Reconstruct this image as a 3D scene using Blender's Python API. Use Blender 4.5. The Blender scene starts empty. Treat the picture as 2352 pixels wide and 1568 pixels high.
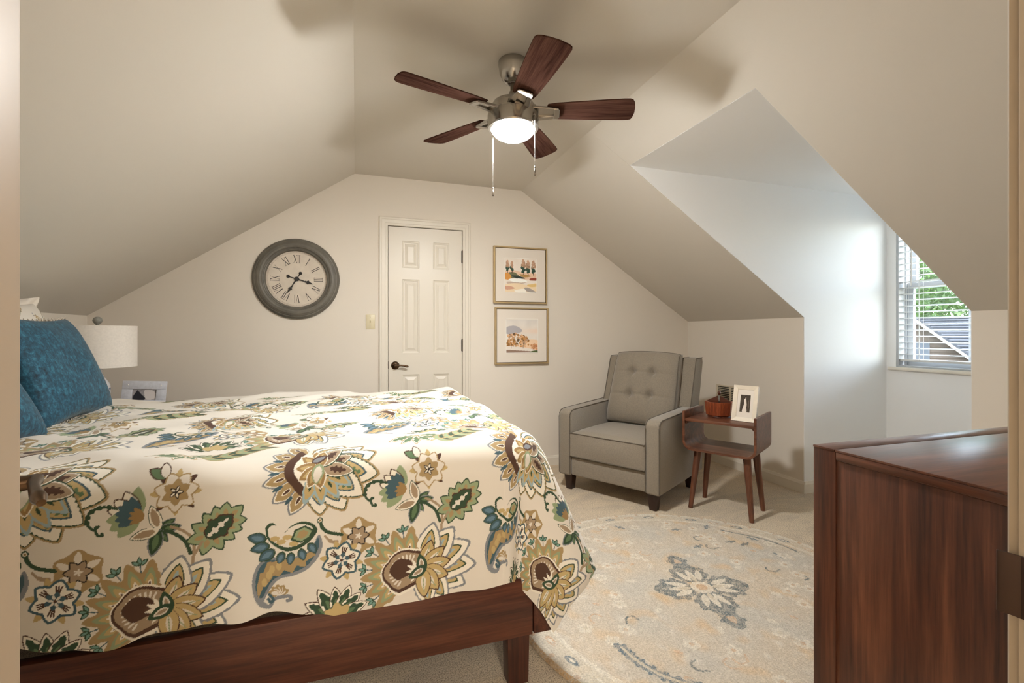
import bpy, bmesh, math, random
import numpy as np
from mathutils import Vector, Matrix

random.seed(7)
RNG = np.random.default_rng(11)
SC = bpy.context.scene
COL = SC.collection

# ------------------------------------------------------------------ camera
F_PX, HORIZON, CAM_H = 1075.0, 767.0, 1.17
YAW = math.atan2(358.0, 1075.0)
cam_data = bpy.data.cameras.new('camera')
cam_data.sensor_width = 36.0
cam_data.lens = F_PX / 2352.0 * 36.0
cam_data.shift_y = (HORIZON - 784.0) / 2352.0
cam_data.clip_start = 0.02
cam = bpy.data.objects.new('camera', cam_data)
cam.location = (0, 0, CAM_H)
cam.rotation_euler = (math.pi / 2, 0, -YAW)
COL.objects.link(cam)
SC.camera = cam

# ------------------------------------------------------------------ world, lights, exposure
def lin(r, g, b):
    def f(c):
        c /= 255.0
        return c / 12.92 if c <= 0.04045 else ((c + 0.055) / 1.055) ** 2.4
    return (f(r), f(g), f(b), 1.0)

world = bpy.data.worlds.new('sky')
SC.world = world
world.use_nodes = True
wn = world.node_tree
sky = wn.nodes.new('ShaderNodeTexSky')
sky.sky_type = 'NISHITA'
sky.sun_disc = False
sky.sun_elevation = math.radians(52)
sky.sun_rotation = math.radians(165)
sky.air_density = 1.0
sky.dust_density = 2.0
hs = wn.nodes.new('ShaderNodeHueSaturation')
hs.inputs['Saturation'].default_value = 0.62
bg = wn.nodes['Background']
wn.links.new(sky.outputs['Color'], hs.inputs['Color'])
wn.links.new(hs.outputs['Color'], bg.inputs['Color'])
bg.inputs['Strength'].default_value = 3.8

LAMP_COLOR = (1.0, 0.99, 0.96)
FAN_EMIT = 440.0
HALL_WATT = 105.0

hl = bpy.data.lights.new('hall_fill', 'POINT')  # added fill behind the camera; no lamp is seen on the landing
hl.energy = HALL_WATT
hl.color = (1.0, 0.96, 0.88)
hl.shadow_soft_size = 0.14
hlo = bpy.data.objects.new('hall_fill', hl)
hlo.location = (0.2, -1.6, 2.1)
COL.objects.link(hlo)

# daylight portal in the dormer window (guides sky sampling, gives no light of its own)
pl = bpy.data.lights.new('window_daylight_portal', 'AREA')
pl.shape = 'RECTANGLE'
pl.size, pl.size_y = 0.86, 1.22
pl.cycles.is_portal = True
plo = bpy.data.objects.new('window_daylight_portal', pl)
plo.location = (4.22, 2.1, 1.52)
plo.rotation_euler = (0, math.radians(90), 0)   # looks to -x
COL.objects.link(plo)

SC.view_settings.view_transform = 'Standard'
SC.view_settings.look = 'None'
SC.view_settings.gamma = 1.0
SC.view_settings.use_curve_mapping = False
SC.view_settings.exposure = 0.09
SC.cycles.max_bounces = 10
SC.cycles.diffuse_bounces = 7
SC.cycles.transparent_max_bounces = 12
SC.cycles.caustics_reflective = False
SC.cycles.caustics_refractive = False

# ------------------------------------------------------------------ materials
MATS = {}

def new_mat(name):
    m = bpy.data.materials.new(name)
    m.use_nodes = True
    nt = m.node_tree
    return m, nt, nt.nodes['Principled BSDF']

def coords(nt, scale=(1, 1, 1), kind='Object'):
    tc = nt.nodes.new('ShaderNodeTexCoord')
    mp = nt.nodes.new('ShaderNodeMapping')
    mp.inputs['Scale'].default_value = scale
    nt.links.new(tc.outputs[kind], mp.inputs['Vector'])
    return mp.outputs['Vector']

def noise_node(nt, vec, scale, detail=4, rough=0.55, dist=0.0):
    n = nt.nodes.new('ShaderNodeTexNoise')
    n.inputs['Scale'].default_value = scale
    n.inputs['Detail'].default_value = detail
    n.inputs['Roughness'].default_value = rough
    n.inputs['Distortion'].default_value = dist
    nt.links.new(vec, n.inputs['Vector'])
    return n.outputs['Fac']

def ramp(nt, fac, stops):
    r = nt.nodes.new('ShaderNodeValToRGB')
    e = r.color_ramp.elements
    while len(e) < len(stops):
        e.new(0.5)
    for i, (p, c) in enumerate(stops):
        e[i].position = p
        e[i].color = c
    nt.links.new(fac, r.inputs['Fac'])
    return r.outputs['Color']

def bump(nt, bs, height, strength, dist):
    b = nt.nodes.new('ShaderNodeBump')
    b.inputs['Strength'].default_value = strength
    b.inputs['Distance'].default_value = dist
    nt.links.new(height, b.inputs['Height'])
    nt.links.new(b.outputs['Normal'], bs.inputs['Normal'])

def plain(name, rgb, rough=0.6, metal=0.0, var=0.0, vscale=20.0, bmp=None, spec=None, sheen=0.0, coat=0.0):
    m, nt, bs = new_mat(name)
    c = lin(*rgb)
    bs.inputs['Base Color'].default_value = c
    bs.inputs['Roughness'].default_value = rough
    bs.inputs['Metallic'].default_value = metal
    if spec is not None:
        bs.inputs['Specular IOR Level'].default_value = spec
    if sheen:
        bs.inputs['Sheen Weight'].default_value = sheen
    if coat:
        bs.inputs['Coat Weight'].default_value = coat
        bs.inputs['Coat Roughness'].default_value = 0.15
    if var or bmp:
        v = coords(nt)
    if var:
        fac = noise_node(nt, v, vscale, 5, 0.6)
        lo = tuple(max(0, x * (1 - var)) for x in c[:3]) + (1,)
        hi = tuple(min(1, x * (1 + var)) for x in c[:3]) + (1,)
        nt.links.new(ramp(nt, fac, [(0.3, lo), (0.7, hi)]), bs.inputs['Base Color'])
    if bmp:
        bump(nt, bs, noise_node(nt, v, bmp[0], 3), bmp[1], bmp[2])
    MATS[name] = m
    return m

def wood(name, dark, mid, light, axis, rough=0.35, scale=1.0, coat=0.0, ring=1.0):
    """grain running along the given axis of the object"""
    m, nt, bs = new_mat(name)
    s = [26 * scale] * 3
    s['xyz'.index(axis)] = 1.5 * scale
    v = coords(nt, s)
    s2 = [5.5 * scale] * 3
    s2['xyz'.index(axis)] = 0.55 * scale
    v2 = coords(nt, s2)
    s3 = [170 * scale] * 3
    s3['xyz'.index(axis)] = 6 * scale
    v3 = coords(nt, s3)
    n1 = noise_node(nt, v, 1.0, 5, 0.6, 0.4)
    n2 = noise_node(nt, v2, 1.6, 3, 0.5, 1.6 * ring)
    n3 = noise_node(nt, v3, 1.0, 4, 0.65)
    a = nt.nodes.new('ShaderNodeMath'); a.operation = 'MULTIPLY_ADD'
    nt.links.new(n1, a.inputs[0]); a.inputs[1].default_value = 0.42
    b = nt.nodes.new('ShaderNodeMath'); b.operation = 'MULTIPLY_ADD'
    nt.links.new(n2, b.inputs[0]); b.inputs[1].default_value = 0.34
    c = nt.nodes.new('ShaderNodeMath'); c.operation = 'MULTIPLY'
    nt.links.new(n3, c.inputs[0]); c.inputs[1].default_value = 0.30
    nt.links.new(c.outputs[0], b.inputs[2])
    nt.links.new(b.outputs[0], a.inputs[2])
    col = ramp(nt, a.outputs[0], [(0.40, lin(*dark)), (0.53, lin(*mid)), (0.68, lin(*light))])
    nt.links.new(col, bs.inputs['Base Color'])
    bs.inputs['Roughness'].default_value = rough
    if coat:
        bs.inputs['Coat Weight'].default_value = coat
        bs.inputs['Coat Roughness'].default_value = 0.2
    bump(nt, bs, n3, 0.12, 0.001)
    MATS[name] = m
    return m

def painted(name, rough=0.85, sheen=0.0, weave=None, speck=None, spec=0.3):
    """takes its print from the mesh's colour attribute 'print'"""
    m, nt, bs = new_mat(name)
    at = nt.nodes.new('ShaderNodeVertexColor')
    at.layer_name = 'print'
    out = at.outputs['Color']
    v = coords(nt)
    if speck:
        fac = noise_node(nt, v, speck[0], 4, 0.7)
        mx = nt.nodes.new('ShaderNodeMix'); mx.data_type = 'RGBA'; mx.blend_type = 'MULTIPLY'
        mx.inputs[0].default_value = 1.0
        nt.links.new(out, mx.inputs[6])
        k = 1 - speck[1]
        nt.links.new(ramp(nt, fac, [(0.3, (k, k, k, 1)), (0.65, (1.06, 1.06, 1.06, 1))]), mx.inputs[7])
        out = mx.outputs[2]
    nt.links.new(out, bs.inputs['Base Color'])
    bs.inputs['Roughness'].default_value = rough
    bs.inputs['Specular IOR Level'].default_value = spec
    if sheen:
        bs.inputs['Sheen Weight'].default_value = sheen
    if weave:
        bump(nt, bs, noise_node(nt, v, weave[0], 3), weave[1], weave[2])
    MATS[name] = m
    return m

def carpet_mat():
    m, nt, bs = new_mat('carpet')
    v = coords(nt)
    fine = noise_node(nt, v, 210, 3, 0.75)
    big = noise_node(nt, coords(nt, (1.2, 2.6, 1)), 2.2, 4, 0.6, 0.8)
    c1 = ramp(nt, fine, [(0.33, lin(140, 128, 112)), (0.5, lin(226, 208, 183)), (0.68, lin(250, 238, 218))])
    mx = nt.nodes.new('ShaderNodeMix'); mx.data_type = 'RGBA'; mx.blend_type = 'MULTIPLY'
    mx.inputs[0].default_value = 1.0
    nt.links.new(c1, mx.inputs[6])
    nt.links.new(ramp(nt, big, [(0.35, (0.86, 0.86, 0.87, 1)), (0.6, (1.04, 1.03, 1.0, 1))]), mx.inputs[7])
    nt.links.new(mx.outputs[2], bs.inputs['Base Color'])
    bs.inputs['Roughness'].default_value = 1.0
    bs.inputs['Specular IOR Level'].default_value = 0.05
    bump(nt, bs, fine, 0.9, 0.008)
    MATS['carpet'] = m

def wall_mat(name, rgb, rough=0.75):
    m, nt, bs = new_mat(name)
    bs.inputs['Base Color'].default_value = lin(*rgb)
    bs.inputs['Roughness'].default_value = rough
    bs.inputs['Specular IOR Level'].default_value = 0.25
    v = coords(nt)
    bump(nt, bs, noise_node(nt, v, 160, 3), 0.05, 0.002)
    MATS[name] = m

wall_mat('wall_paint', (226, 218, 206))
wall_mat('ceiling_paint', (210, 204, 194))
wall_mat('dormer_daylit_paint', (236, 236, 235))  # room wall paint made paler and cooler, daylight put into the colour
plain('trim_white', (224, 217, 204), 0.35, spec=0.4)
plain('door_white', (222, 215, 202), 0.38, spec=0.4)
plain('jamb_dimlit_paint', (160, 146, 128), 0.45)  # trim paint toned darker; dim warm doorway light put into the colour
carpet_mat()
WD = ((42, 21, 14), (74, 38, 26), (104, 60, 42))
wood('bed_wood_x', *WD, 'x', 0.38)
wood('bed_wood_y', *WD, 'y', 0.38)
wood('bed_wood_z', *WD, 'z', 0.42)
DR = ((44, 22, 15), (80, 44, 30), (112, 68, 47))
wood('dresser_wood_x', *DR, 'x', 0.3, coat=0.25)
wood('dresser_wood_y', *DR, 'y', 0.3, coat=0.25)
wood('dresser_wood_z', *DR, 'z', 0.4, ring=2.2)
TB = ((64, 36, 24), (98, 59, 41), (132, 86, 62))
wood('table_wood_x', *TB, 'x', 0.33, 1.4)
wood('table_wood_z', *TB, 'z', 0.36, 1.4)
BX = ((84, 36, 18), (128, 60, 32), (168, 92, 54))
wood('box_wood', *BX, 'z', 0.3, 2.0)
wood('box_wood_dark', (50, 24, 14), (78, 38, 22), (104, 56, 34), 'x', 0.35, 2.0)
wood('blade_wood', (46, 29, 24), (70, 47, 39), (96, 69, 57), 'x', 0.55, 1.6)
MATS['blade_wood'].node_tree.nodes['Principled BSDF'].inputs['Specular IOR Level'].default_value = 0.0
plain('leg_dark', (46, 27, 20), 0.4, var=0.25)
plain('nickel', (178, 174, 168), 0.24, 1.0)
plain('nickel_dark', (120, 112, 102), 0.32, 1.0)
plain('bronze', (92, 74, 58), 0.32, 1.0, var=0.2, vscale=40)
plain('bronze_dark', (58, 42, 34), 0.45, 0.6)
plain('gold_frame', (196, 172, 128), 0.35, 0.55, var=0.08)
plain('gold_lip', (120, 92, 58), 0.5, 0.2)
plain('mat_board', (226, 217, 205), 0.8)
plain('white_paint', (238, 234, 226), 0.45)
plain('frame_cream', (226, 215, 196), 0.5, var=0.05)
plain('clock_wood', (102, 98, 89), 0.5, var=0.25, vscale=9, bmp=(60, 0.2, 0.002))
plain('clock_ink', (40, 36, 33), 0.6)
plain('clock_paper', (214, 203, 188), 0.8, var=0.07, vscale=14)
plain('ivory_plastic', (214, 203, 172), 0.4)
plain('chair_fabric', (134, 124, 110), 0.95, var=0.12, vscale=130, bmp=(420, 0.25, 0.001), sheen=0.35, spec=0.15)
plain('chair_piping', (98, 89, 78), 0.9)
plain('lamp_linen', (236, 230, 222), 0.9, var=0.05, vscale=90, bmp=(300, 0.15, 0.001))
plain('ceramic_white', (226, 226, 230), 0.2)
plain('ceramic_blue', (60, 84, 130), 0.25)
plain('finial_grey', (150, 150, 142), 0.5, var=0.15, vscale=50)
plain('whitewash', (196, 198, 206), 0.6, var=0.1, vscale=60)
plain('night_wood', (92, 52, 34), 0.4, var=0.2)
plain('thread', (196, 186, 172), 0.9)
plain('vent_metal', (206, 194, 172), 0.5)
plain('vent_dark', (34, 31, 28), 0.8)
plain('blind_white', (208, 208, 205), 0.45)
plain('vinyl_white', (178, 181, 184), 0.4)
plain('cord_white', (225, 224, 220), 0.8)
plain('shingle', (40, 42, 47), 0.95, var=0.3, vscale=3)
plain('siding', (72, 58, 46), 0.85)
plain('house_trim', (104, 98, 88), 0.6)
plain('shutter', (48, 52, 58), 0.6)
plain('bark', (84, 66, 52), 0.95)
plain('bounce_ground', (120, 121, 108), 1.0, var=0.3, vscale=2)  # unseen ground, lightened and greyed to bounce neutral daylight into the dormer

def leaf_mat(name, rgb):
    m, nt, bs = new_mat(name)
    v = coords(nt)
    c = lin(*rgb)
    fac = noise_node(nt, v, 0.9, 3)
    nt.links.new(ramp(nt, fac, [(0.35, (c[0] * .6, c[1] * .65, c[2] * .6, 1)), (0.65, (min(1, c[0] * 1.35), min(1, c[1] * 1.25), c[2] * 1.2, 1))]), bs.inputs['Base Color'])
    bs.inputs['Roughness'].default_value = 0.6
    bs.inputs['Transmission Weight'].default_value = 0.0
    tr = nt.nodes.new('ShaderNodeBsdfTranslucent')
    tr.inputs['Color'].default_value = (min(1, c[0] * 1.5), min(1, c[1] * 1.4), c[2], 1)
    mx = nt.nodes.new('ShaderNodeMixShader'); mx.inputs[0].default_value = 0.4
    nt.links.new(bs.outputs[0], mx.inputs[1]); nt.links.new(tr.outputs[0], mx.inputs[2])
    nt.links.new(mx.outputs[0], nt.nodes['Material Output'].inputs['Surface'])
    MATS[name] = m
leaf_mat('leaf_green', (62, 88, 36))
leaf_mat('leaf_deep', (44, 70, 32))

def glass_mat():
    m, nt, bs = new_mat('window_glass')
    t = nt.nodes.new('ShaderNodeBsdfTransparent'); t.inputs[0].default_value = (0.94, 0.97, 0.97, 1)
    g = nt.nodes.new('ShaderNodeBsdfGlossy'); g.inputs['Roughness'].default_value = 0.02
    mx = nt.nodes.new('ShaderNodeMixShader'); mx.inputs[0].default_value = 0.05
    nt.links.new(t.outputs[0], mx.inputs[1]); nt.links.new(g.outputs[0], mx.inputs[2])
    nt.links.new(mx.outputs[0], nt.nodes['Material Output'].inputs['Surface'])
    MATS['window_glass'] = m
    m, nt, bs = new_mat('lamp_dome')
    bs.inputs['Base Color'].default_value = (0.9, 0.88, 0.82, 1)
    bs.inputs['Emission Color'].default_value = LAMP_COLOR + (1,)
    bs.inputs['Emission Strength'].default_value = FAN_EMIT
    MATS['lamp_dome'] = m
glass_mat()

def teal_mat():
    m, nt, bs = new_mat('teal_chenille')
    v = coords(nt, (1, 1, 1))
    v2 = coords(nt, (1, 0.28, 1))
    f1 = noise_node(nt, v, 62, 6, 0.75, 0.6)
    f2 = noise_node(nt, v2, 90, 4, 0.7)
    a = nt.nodes.new('ShaderNodeMath'); a.operation = 'MULTIPLY_ADD'
    nt.links.new(f1, a.inputs[0]); a.inputs[1].default_value = 0.6
    b = nt.nodes.new('ShaderNodeMath'); b.operation = 'MULTIPLY'; b.inputs[1].default_value = 0.4
    nt.links.new(f2, b.inputs[0]); nt.links.new(b.outputs[0], a.inputs[2])
    nt.links.new(ramp(nt, a.outputs[0], [(0.36, lin(4, 32, 46)), (0.5, lin(14, 68, 90)), (0.64, lin(46, 112, 136))]), bs.inputs['Base Color'])
    bs.inputs['Roughness'].default_value = 0.75
    bs.inputs['Sheen Weight'].default_value = 0.15
    bs.inputs['Sheen Roughness'].default_value = 0.4
    bump(nt, bs, f2, 0.4, 0.002)
    MATS['teal_chenille'] = m
teal_mat()
painted('duvet_print', 0.8, sheen=0.1, weave=(700, 0.06, 0.0006))
painted('rug_wool', 1.0, weave=(230, 0.7, 0.005), speck=(150, 0.34), spec=0.05)
painted('art_print', 0.8)

# ------------------------------------------------------------------ mesh helpers
class MB:
    def __init__(s):
        s.v = []; s.f = []
    def add(s, vs, fs, mat=None):
        o = len(s.v)
        if mat is not None:
            vs = [tuple(mat @ Vector(p)) for p in vs]
        s.v += [tuple(p) for p in vs]
        s.f += [tuple(i + o for i in f) for f in fs]
        return s
    def box(s, x0, x1, y0, y1, z0, z1, mat=None):
        vs = [(x0, y0, z0), (x1, y0, z0), (x1, y1, z0), (x0, y1, z0), (x0, y0, z1), (x1, y0, z1), (x1, y1, z1), (x0, y1, z1)]
        return s.add(vs, [(0, 3, 2, 1), (4, 5, 6, 7), (0, 1, 5, 4), (1, 2, 6, 5), (2, 3, 7, 6), (3, 0, 4, 7)], mat)
    def prism(s, poly, axis, lo, hi, mat=None):
        """poly in the two other axes (xz for y, xy for z, yz for x)"""
        n = len(poly)
        def p3(p, w):
            return {'x': (w, p[0], p[1]), 'y': (p[0], w, p[1]), 'z': (p[0], p[1], w)}[axis]
        vs = [p3(p, lo) for p in poly] + [p3(p, hi) for p in poly]
        fs = [tuple(range(n))[::-1], tuple(range(n, 2 * n))] + [(i, (i + 1) % n, n + (i + 1) % n, n + i) for i in range(n)]
        return s.add(vs, fs, mat)
    def lathe(s, prof, n=32, mat=None, close=True):
        vs = []; fs = []
        for r, z in prof:
            for k in range(n):
                a = 2 * math.pi * k / n
                vs.append((r * math.cos(a), r * math.sin(a), z))
        m = len(prof)
        for i in range(m - 1):
            for k in range(n):
                fs.append((i * n + k, i * n + (k + 1) % n, (i + 1) * n + (k + 1) % n, (i + 1) * n + k))
        if close:
            if prof[0][0] > 1e-5: fs.append(tuple(range(n))[::-1])
            if prof[-1][0] > 1e-5: fs.append(tuple(range((m - 1) * n, m * n)))
        return s.add(vs, fs, mat)
    def tube(s, path, rad, n=8, mat=None, closed=False):
        P = [Vector(p) for p in path]
        m = len(P)
        vs = []; fs = []
        up = Vector((0.123, 0.31, 0.94))
        for i, p in enumerate(P):
            if closed:
                t = (P[(i + 1) % m] - P[i - 1])
            else:
                t = P[min(i + 1, m - 1)] - P[max(i - 1, 0)]
            t.normalize()
            a = up - t * up.dot(t)
            if a.length < 0.05:
                a = Vector((1, 0, 0)) - t * t.x
            a.normalize()
            b = t.cross(a)
            r = rad[i] if isinstance(rad, (list, tuple)) else rad
            for k in range(n):
                an = 2 * math.pi * k / n
                vs.append(p + a * (r * math.cos(an)) + b * (r * math.sin(an)))
        last = m if closed else m - 1
        for i in range(last):
            j = (i + 1) % m
            for k in range(n):
                fs.append((i * n + k, i * n + (k + 1) % n, j * n + (k + 1) % n, j * n + k))
        if not closed:
            fs.append(tuple(range(n))[::-1]); fs.append(tuple(range((m - 1) * n, m * n)))
        return s.add(vs, fs, mat)
    def grid(s, fn, nu, nv, wrap_u=False):
        vs = [fn(i / (nu if wrap_u else nu - 1), j / (nv - 1)) for j in range(nv) for i in range(nu)]
        fs = []
        for j in range(nv - 1):
            for i in range(nu if wrap_u else nu - 1):
                i2 = (i + 1) % nu
                fs.append((j * nu + i, j * nu + i2, (j + 1) * nu + i2, (j + 1) * nu + i))
        return s.add(vs, fs)
    def mesh(s, bevel=0.0, segs=2, weld=False, angle=35, fixn=True, subdiv=0):
        bm = bmesh.new()
        bv = [bm.verts.new(p) for p in s.v]
        for f in s.f:
            if len(set(f)) < 3: continue
            try: bm.faces.new([bv[i] for i in f])
            except ValueError: pass
        if weld:
            bmesh.ops.remove_doubles(bm, verts=bm.verts, dist=1e-5)
        if fixn:
            bmesh.ops.recalc_face_normals(bm, faces=bm.faces)
        if bevel:
            es = [e for e in bm.edges if len(e.link_faces) == 2 and e.calc_face_angle(0) > math.radians(30)]
            bmesh.ops.bevel(bm, geom=es, offset=bevel, segments=segs, affect='EDGES', profile=0.5, clamp_overlap=True)
        for f in bm.faces: f.smooth = True
        lim = math.radians(angle)
        for e in bm.edges:
            e.smooth = not (len(e.link_faces) == 2 and e.calc_face_angle(0) > lim)
        me = bpy.data.meshes.new('mesh')
        bm.to_mesh(me); bm.free()
        return me
    def build(s, name, mat, parent=None, **kw):
        return link(name, s.mesh(**kw), mat, parent)

def link(name, me, mat, parent=None):
    me.name = name
    o = bpy.data.objects.new(name, me)
    if mat: me.materials.append(MATS[mat] if isinstance(mat, str) else mat)
    COL.objects.link(o)
    if parent: o.parent = parent
    return o

def tag(o, label=None, cat=None, group=None, kind=None):
    if label: o['label'] = label
    if cat: o['category'] = cat
    if group: o['group'] = group
    if kind: o['kind'] = kind
    return o

def thing(name, label, cat, loc=(0, 0, 0), rot=(0, 0, 0), group=None):
    o = bpy.data.objects.new(name, None)
    o.empty_display_size = 0.05
    COL.objects.link(o)
    o.location = loc; o.rotation_euler = rot
    return tag(o, label, cat, group)

def struct(name, mb, mat, parent=None, label=None, **kw):
    o = mb.build(name, mat, parent, **kw)
    if parent is None: tag(o, label, None, None, 'structure')
    return o

def colour_grid(name, mat, nx, ny, pos, paint, parent=None, smooth=True):
    """numpy grid mesh: pos (ny,nx,3), paint (ny,nx,3) linear colours"""
    me = bpy.data.meshes.new(name)
    n = nx * ny
    idx = np.arange(n, dtype=np.int32).reshape(ny, nx)
    quads = np.stack([idx[:-1, :-1], idx[:-1, 1:], idx[1:, 1:], idx[1:, :-1]], -1).reshape(-1, 4)
    me.vertices.add(n); me.vertices.foreach_set('co', pos.reshape(-1).astype(np.float32))
    me.loops.add(quads.size); me.loops.foreach_set('vertex_index', quads.reshape(-1))
    me.polygons.add(len(quads))
    me.polygons.foreach_set('loop_start', np.arange(0, quads.size, 4, dtype=np.int32))
    me.polygons.foreach_set('use_smooth', np.full(len(quads), smooth))
    me.update(calc_edges=True)
    at = me.color_attributes.new('print', 'FLOAT_COLOR', 'POINT')
    c4 = np.ones((n, 4), np.float32); c4[:, :3] = paint.reshape(-1, 3)
    at.data.foreach_set('color', c4.reshape(-1))
    return link(name, me, mat, parent)

# ------------------------------------------------------------------ room shell
YB, YF = 3.86, 0.275
XL, XR = -1.704, 3.128
XC0, XC1, ZC, ZK = -0.01, 1.37, 2.424, 1.293
DY0, DY1, DX, DZ, DXT = 1.605, 2.59, 4.0, 2.243, 1.655

struct('floor', MB().box(-1.9, 4.2, -2.7, 4.05, -0.1, 0), 'carpet', label='beige cut pile carpet covering the attic room floor')

w = MB()
w.box(-1.9, 0.238, YB, YB + .12, 0, 2.6).box(0.849, 3.3, YB, YB + .12, 0, 2.6).box(0.238, 0.849, YB, YB + .12, 2.039, 2.6)
w.box(0.238, 0.849, YB + .10, YB + .12, 0, 2.039)
struct('wall_back', w, 'wall_paint', label='beige gable end wall with clock, closet door and two pictures')
struct('wall_left', MB().box(XL - .12, XL, YF - .1, YB, 0, ZK), 'wall_paint', label='low knee wall behind the bed head')
struct('wall_right', MB().box(XR, XR + .12, DY1 + .004, YB, 0, ZK).box(XR, XR + .12, YF - .1, DY0 - .004, 0, ZK), 'wall_paint', label='low knee wall beside the dormer')
w = MB()
JL, JR, JT = -0.1455, 0.607, 2.05
w.box(-1.9, JL - .02, YF - .115, YF, 0, 2.6).box(JR + .02, 3.3, YF - .115, YF, 0, 2.6).box(JL - .02, JR + .02, YF - .115, YF, JT + .02, 2.6)
struct('wall_front', w, 'wall_paint', label='front gable wall around the entry doorway')

def slope(x0, z0, x1, z1, y0, y1):
    return [(x0, z0), (x1, z1), (x1, z1 + .14), (x0, z0 + .14)], y0, y1
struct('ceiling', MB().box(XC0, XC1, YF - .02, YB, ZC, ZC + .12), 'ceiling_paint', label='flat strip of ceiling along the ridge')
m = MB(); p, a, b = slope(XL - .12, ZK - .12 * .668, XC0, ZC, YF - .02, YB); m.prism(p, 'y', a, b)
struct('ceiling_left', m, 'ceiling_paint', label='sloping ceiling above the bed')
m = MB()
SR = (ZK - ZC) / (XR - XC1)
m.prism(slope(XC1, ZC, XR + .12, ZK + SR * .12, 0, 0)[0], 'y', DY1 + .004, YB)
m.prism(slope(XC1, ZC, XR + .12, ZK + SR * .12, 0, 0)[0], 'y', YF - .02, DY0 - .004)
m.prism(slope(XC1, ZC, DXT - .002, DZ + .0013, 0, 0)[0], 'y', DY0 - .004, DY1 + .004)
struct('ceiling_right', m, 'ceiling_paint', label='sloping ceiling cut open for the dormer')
m = MB()
side = [(DXT + .004, DZ), (XR + .003, ZK + .0006), (XR + .003, 0), (DX, 0), (DX, DZ)]
m.prism(side, 'y', DY1, DY1 + .1).prism(side, 'y', DY0 - .1, DY0)
struct('wall_dormer', m, 'dormer_daylit_paint', label='pale side walls of the dormer alcove')
struct('ceiling_dormer', MB().box(DXT, DX + .14, DY0 - .1, DY1 + .1, DZ, DZ + .1), 'dormer_daylit_paint', label='flat daylit ceiling of the dormer')
WY0, WY1, WZ0, WZ1 = 1.68, 2.52, 0.915, 2.13
m = MB().box(DX, DX + .16, DY0 - .1, DY1 + .1, 0, WZ0).box(DX, DX + .16, DY0 - .1, DY1 + .1, WZ1, DZ)
m.box(DX, DX + .16, DY0 - .1, WY0, WZ0, WZ1).box(DX, DX + .16, WY1, DY1 + .1, WZ0, WZ1)
struct('wall_dormer_window', m, 'dormer_daylit_paint', label='pale window wall at the end of the dormer')
# landing outside the entry door
struct('wall_hall_left', MB().box(-1.0, -.9, -2.5, YF - .115, 0, 2.45), 'wall_paint', label='landing side wall')
struct('wall_hall_right', MB().box(1.4, 1.5, -2.5, YF - .115, 0, 2.45), 'wall_paint', label='landing side wall')
struct('wall_hall_back', MB().box(-1.0, 1.5, -2.6, -2.5, 0, 2.45), 'wall_paint', label='landing rear wall')
struct('ceiling_hall', MB().box(-1.0, 1.5, -2.6, YF - .115, 2.42, 2.5), 'ceiling_paint', label='landing ceiling')

# baseboards
BB = [(0, 0), (.013, 0), (.013, .066), (.009, .074), (.007, .084), (0, .086)]
def bb_x(name, x0, x1, y, sgn, lab):
    m = MB(); m.prism([(y + sgn * p[0], p[1]) for p in BB], 'x', x0, x1)
    struct(name, m, 'trim_white', label=lab, angle=25)
def bb_y(name, y0, y1, x, sgn, lab):
    m = MB(); m.prism([(x + sgn * p[0], p[1]) for p in BB], 'y', y0, y1)
    struct(name, m, 'trim_white', label=lab, angle=25)
bb_x('baseboard_back_left', XL, .172, YB, -1, 'cream baseboard left of the closet door')
bb_x('baseboard_back_right', .916, XR, YB, -1, 'cream baseboard right of the closet door')
bb_y('baseboard_left', YF, YB, XL, 1, 'cream baseboard behind the bed')
bb_y('baseboard_right', DY1 - .013, YB - .013, XR, -1, 'cream baseboard behind the side table')
bb_y('baseboard_right_front', YF, DY0, XR, -1, 'cream baseboard beside the dresser')
bb_x('baseboard_dormer_far', XR, DX, DY1, -1, 'pale baseboard along the dormer side wall')
bb_x('baseboard_dormer_near', XR, DX, DY0, 1, 'pale baseboard along the near dormer side')
bb_y('baseboard_dormer_window', DY0, DY1, DX, -1, 'pale baseboard under the window')

# casing: profile swept with mitres around an opening (local x,z plane, proud to -y*sgn)
CP = [(0, 0), (0, .009), (.004, .012), (.018, .012), (.022, .015), (.046, .016), (.05, .020), (.062, .020), (.067, .015), (.067, 0)]
def casing(name, x0, x1, zt, y, sgn, mat, lab):
    path = [((x0, 0), (-1, 0)), ((x0, zt), (-1, 1)), ((x1, zt), (1, 1)), ((x1, 0), (1, 0))]
    n = len(CP); vs = []; fs = []
    for (px, pz), (ox, oz) in path:
        for wv, d in CP:
            vs.append((px + ox * wv, y + sgn * d, pz + oz * wv))
    for i in range(3):
        for k in range(n):
            fs.append((i * n + k, i * n + (k + 1) % n, (i + 1) * n + (k + 1) % n, (i + 1) * n + k))
    fs += [tuple(range(n)), tuple(range(3 * n, 4 * n))]
    return struct(name, MB().add(vs, fs), mat, label=lab, angle=20)
casing('trim_1', .240, .847, 2.037, YB, -1, 'trim_white', 'cream moulded casing around the closet door')
casing('trim_2', JL - .006, JR + .006, JT + .006, YF, 1, 'jamb_dimlit_paint', 'casing around the entry doorway')
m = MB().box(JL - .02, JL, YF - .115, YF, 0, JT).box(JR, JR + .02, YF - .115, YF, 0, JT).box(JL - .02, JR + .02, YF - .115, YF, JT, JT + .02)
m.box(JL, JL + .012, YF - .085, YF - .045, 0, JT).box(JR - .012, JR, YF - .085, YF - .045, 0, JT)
tr3 = struct('trim_3', m, 'jamb_dimlit_paint', label='painted jamb of the entry doorway', bevel=.002)
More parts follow.
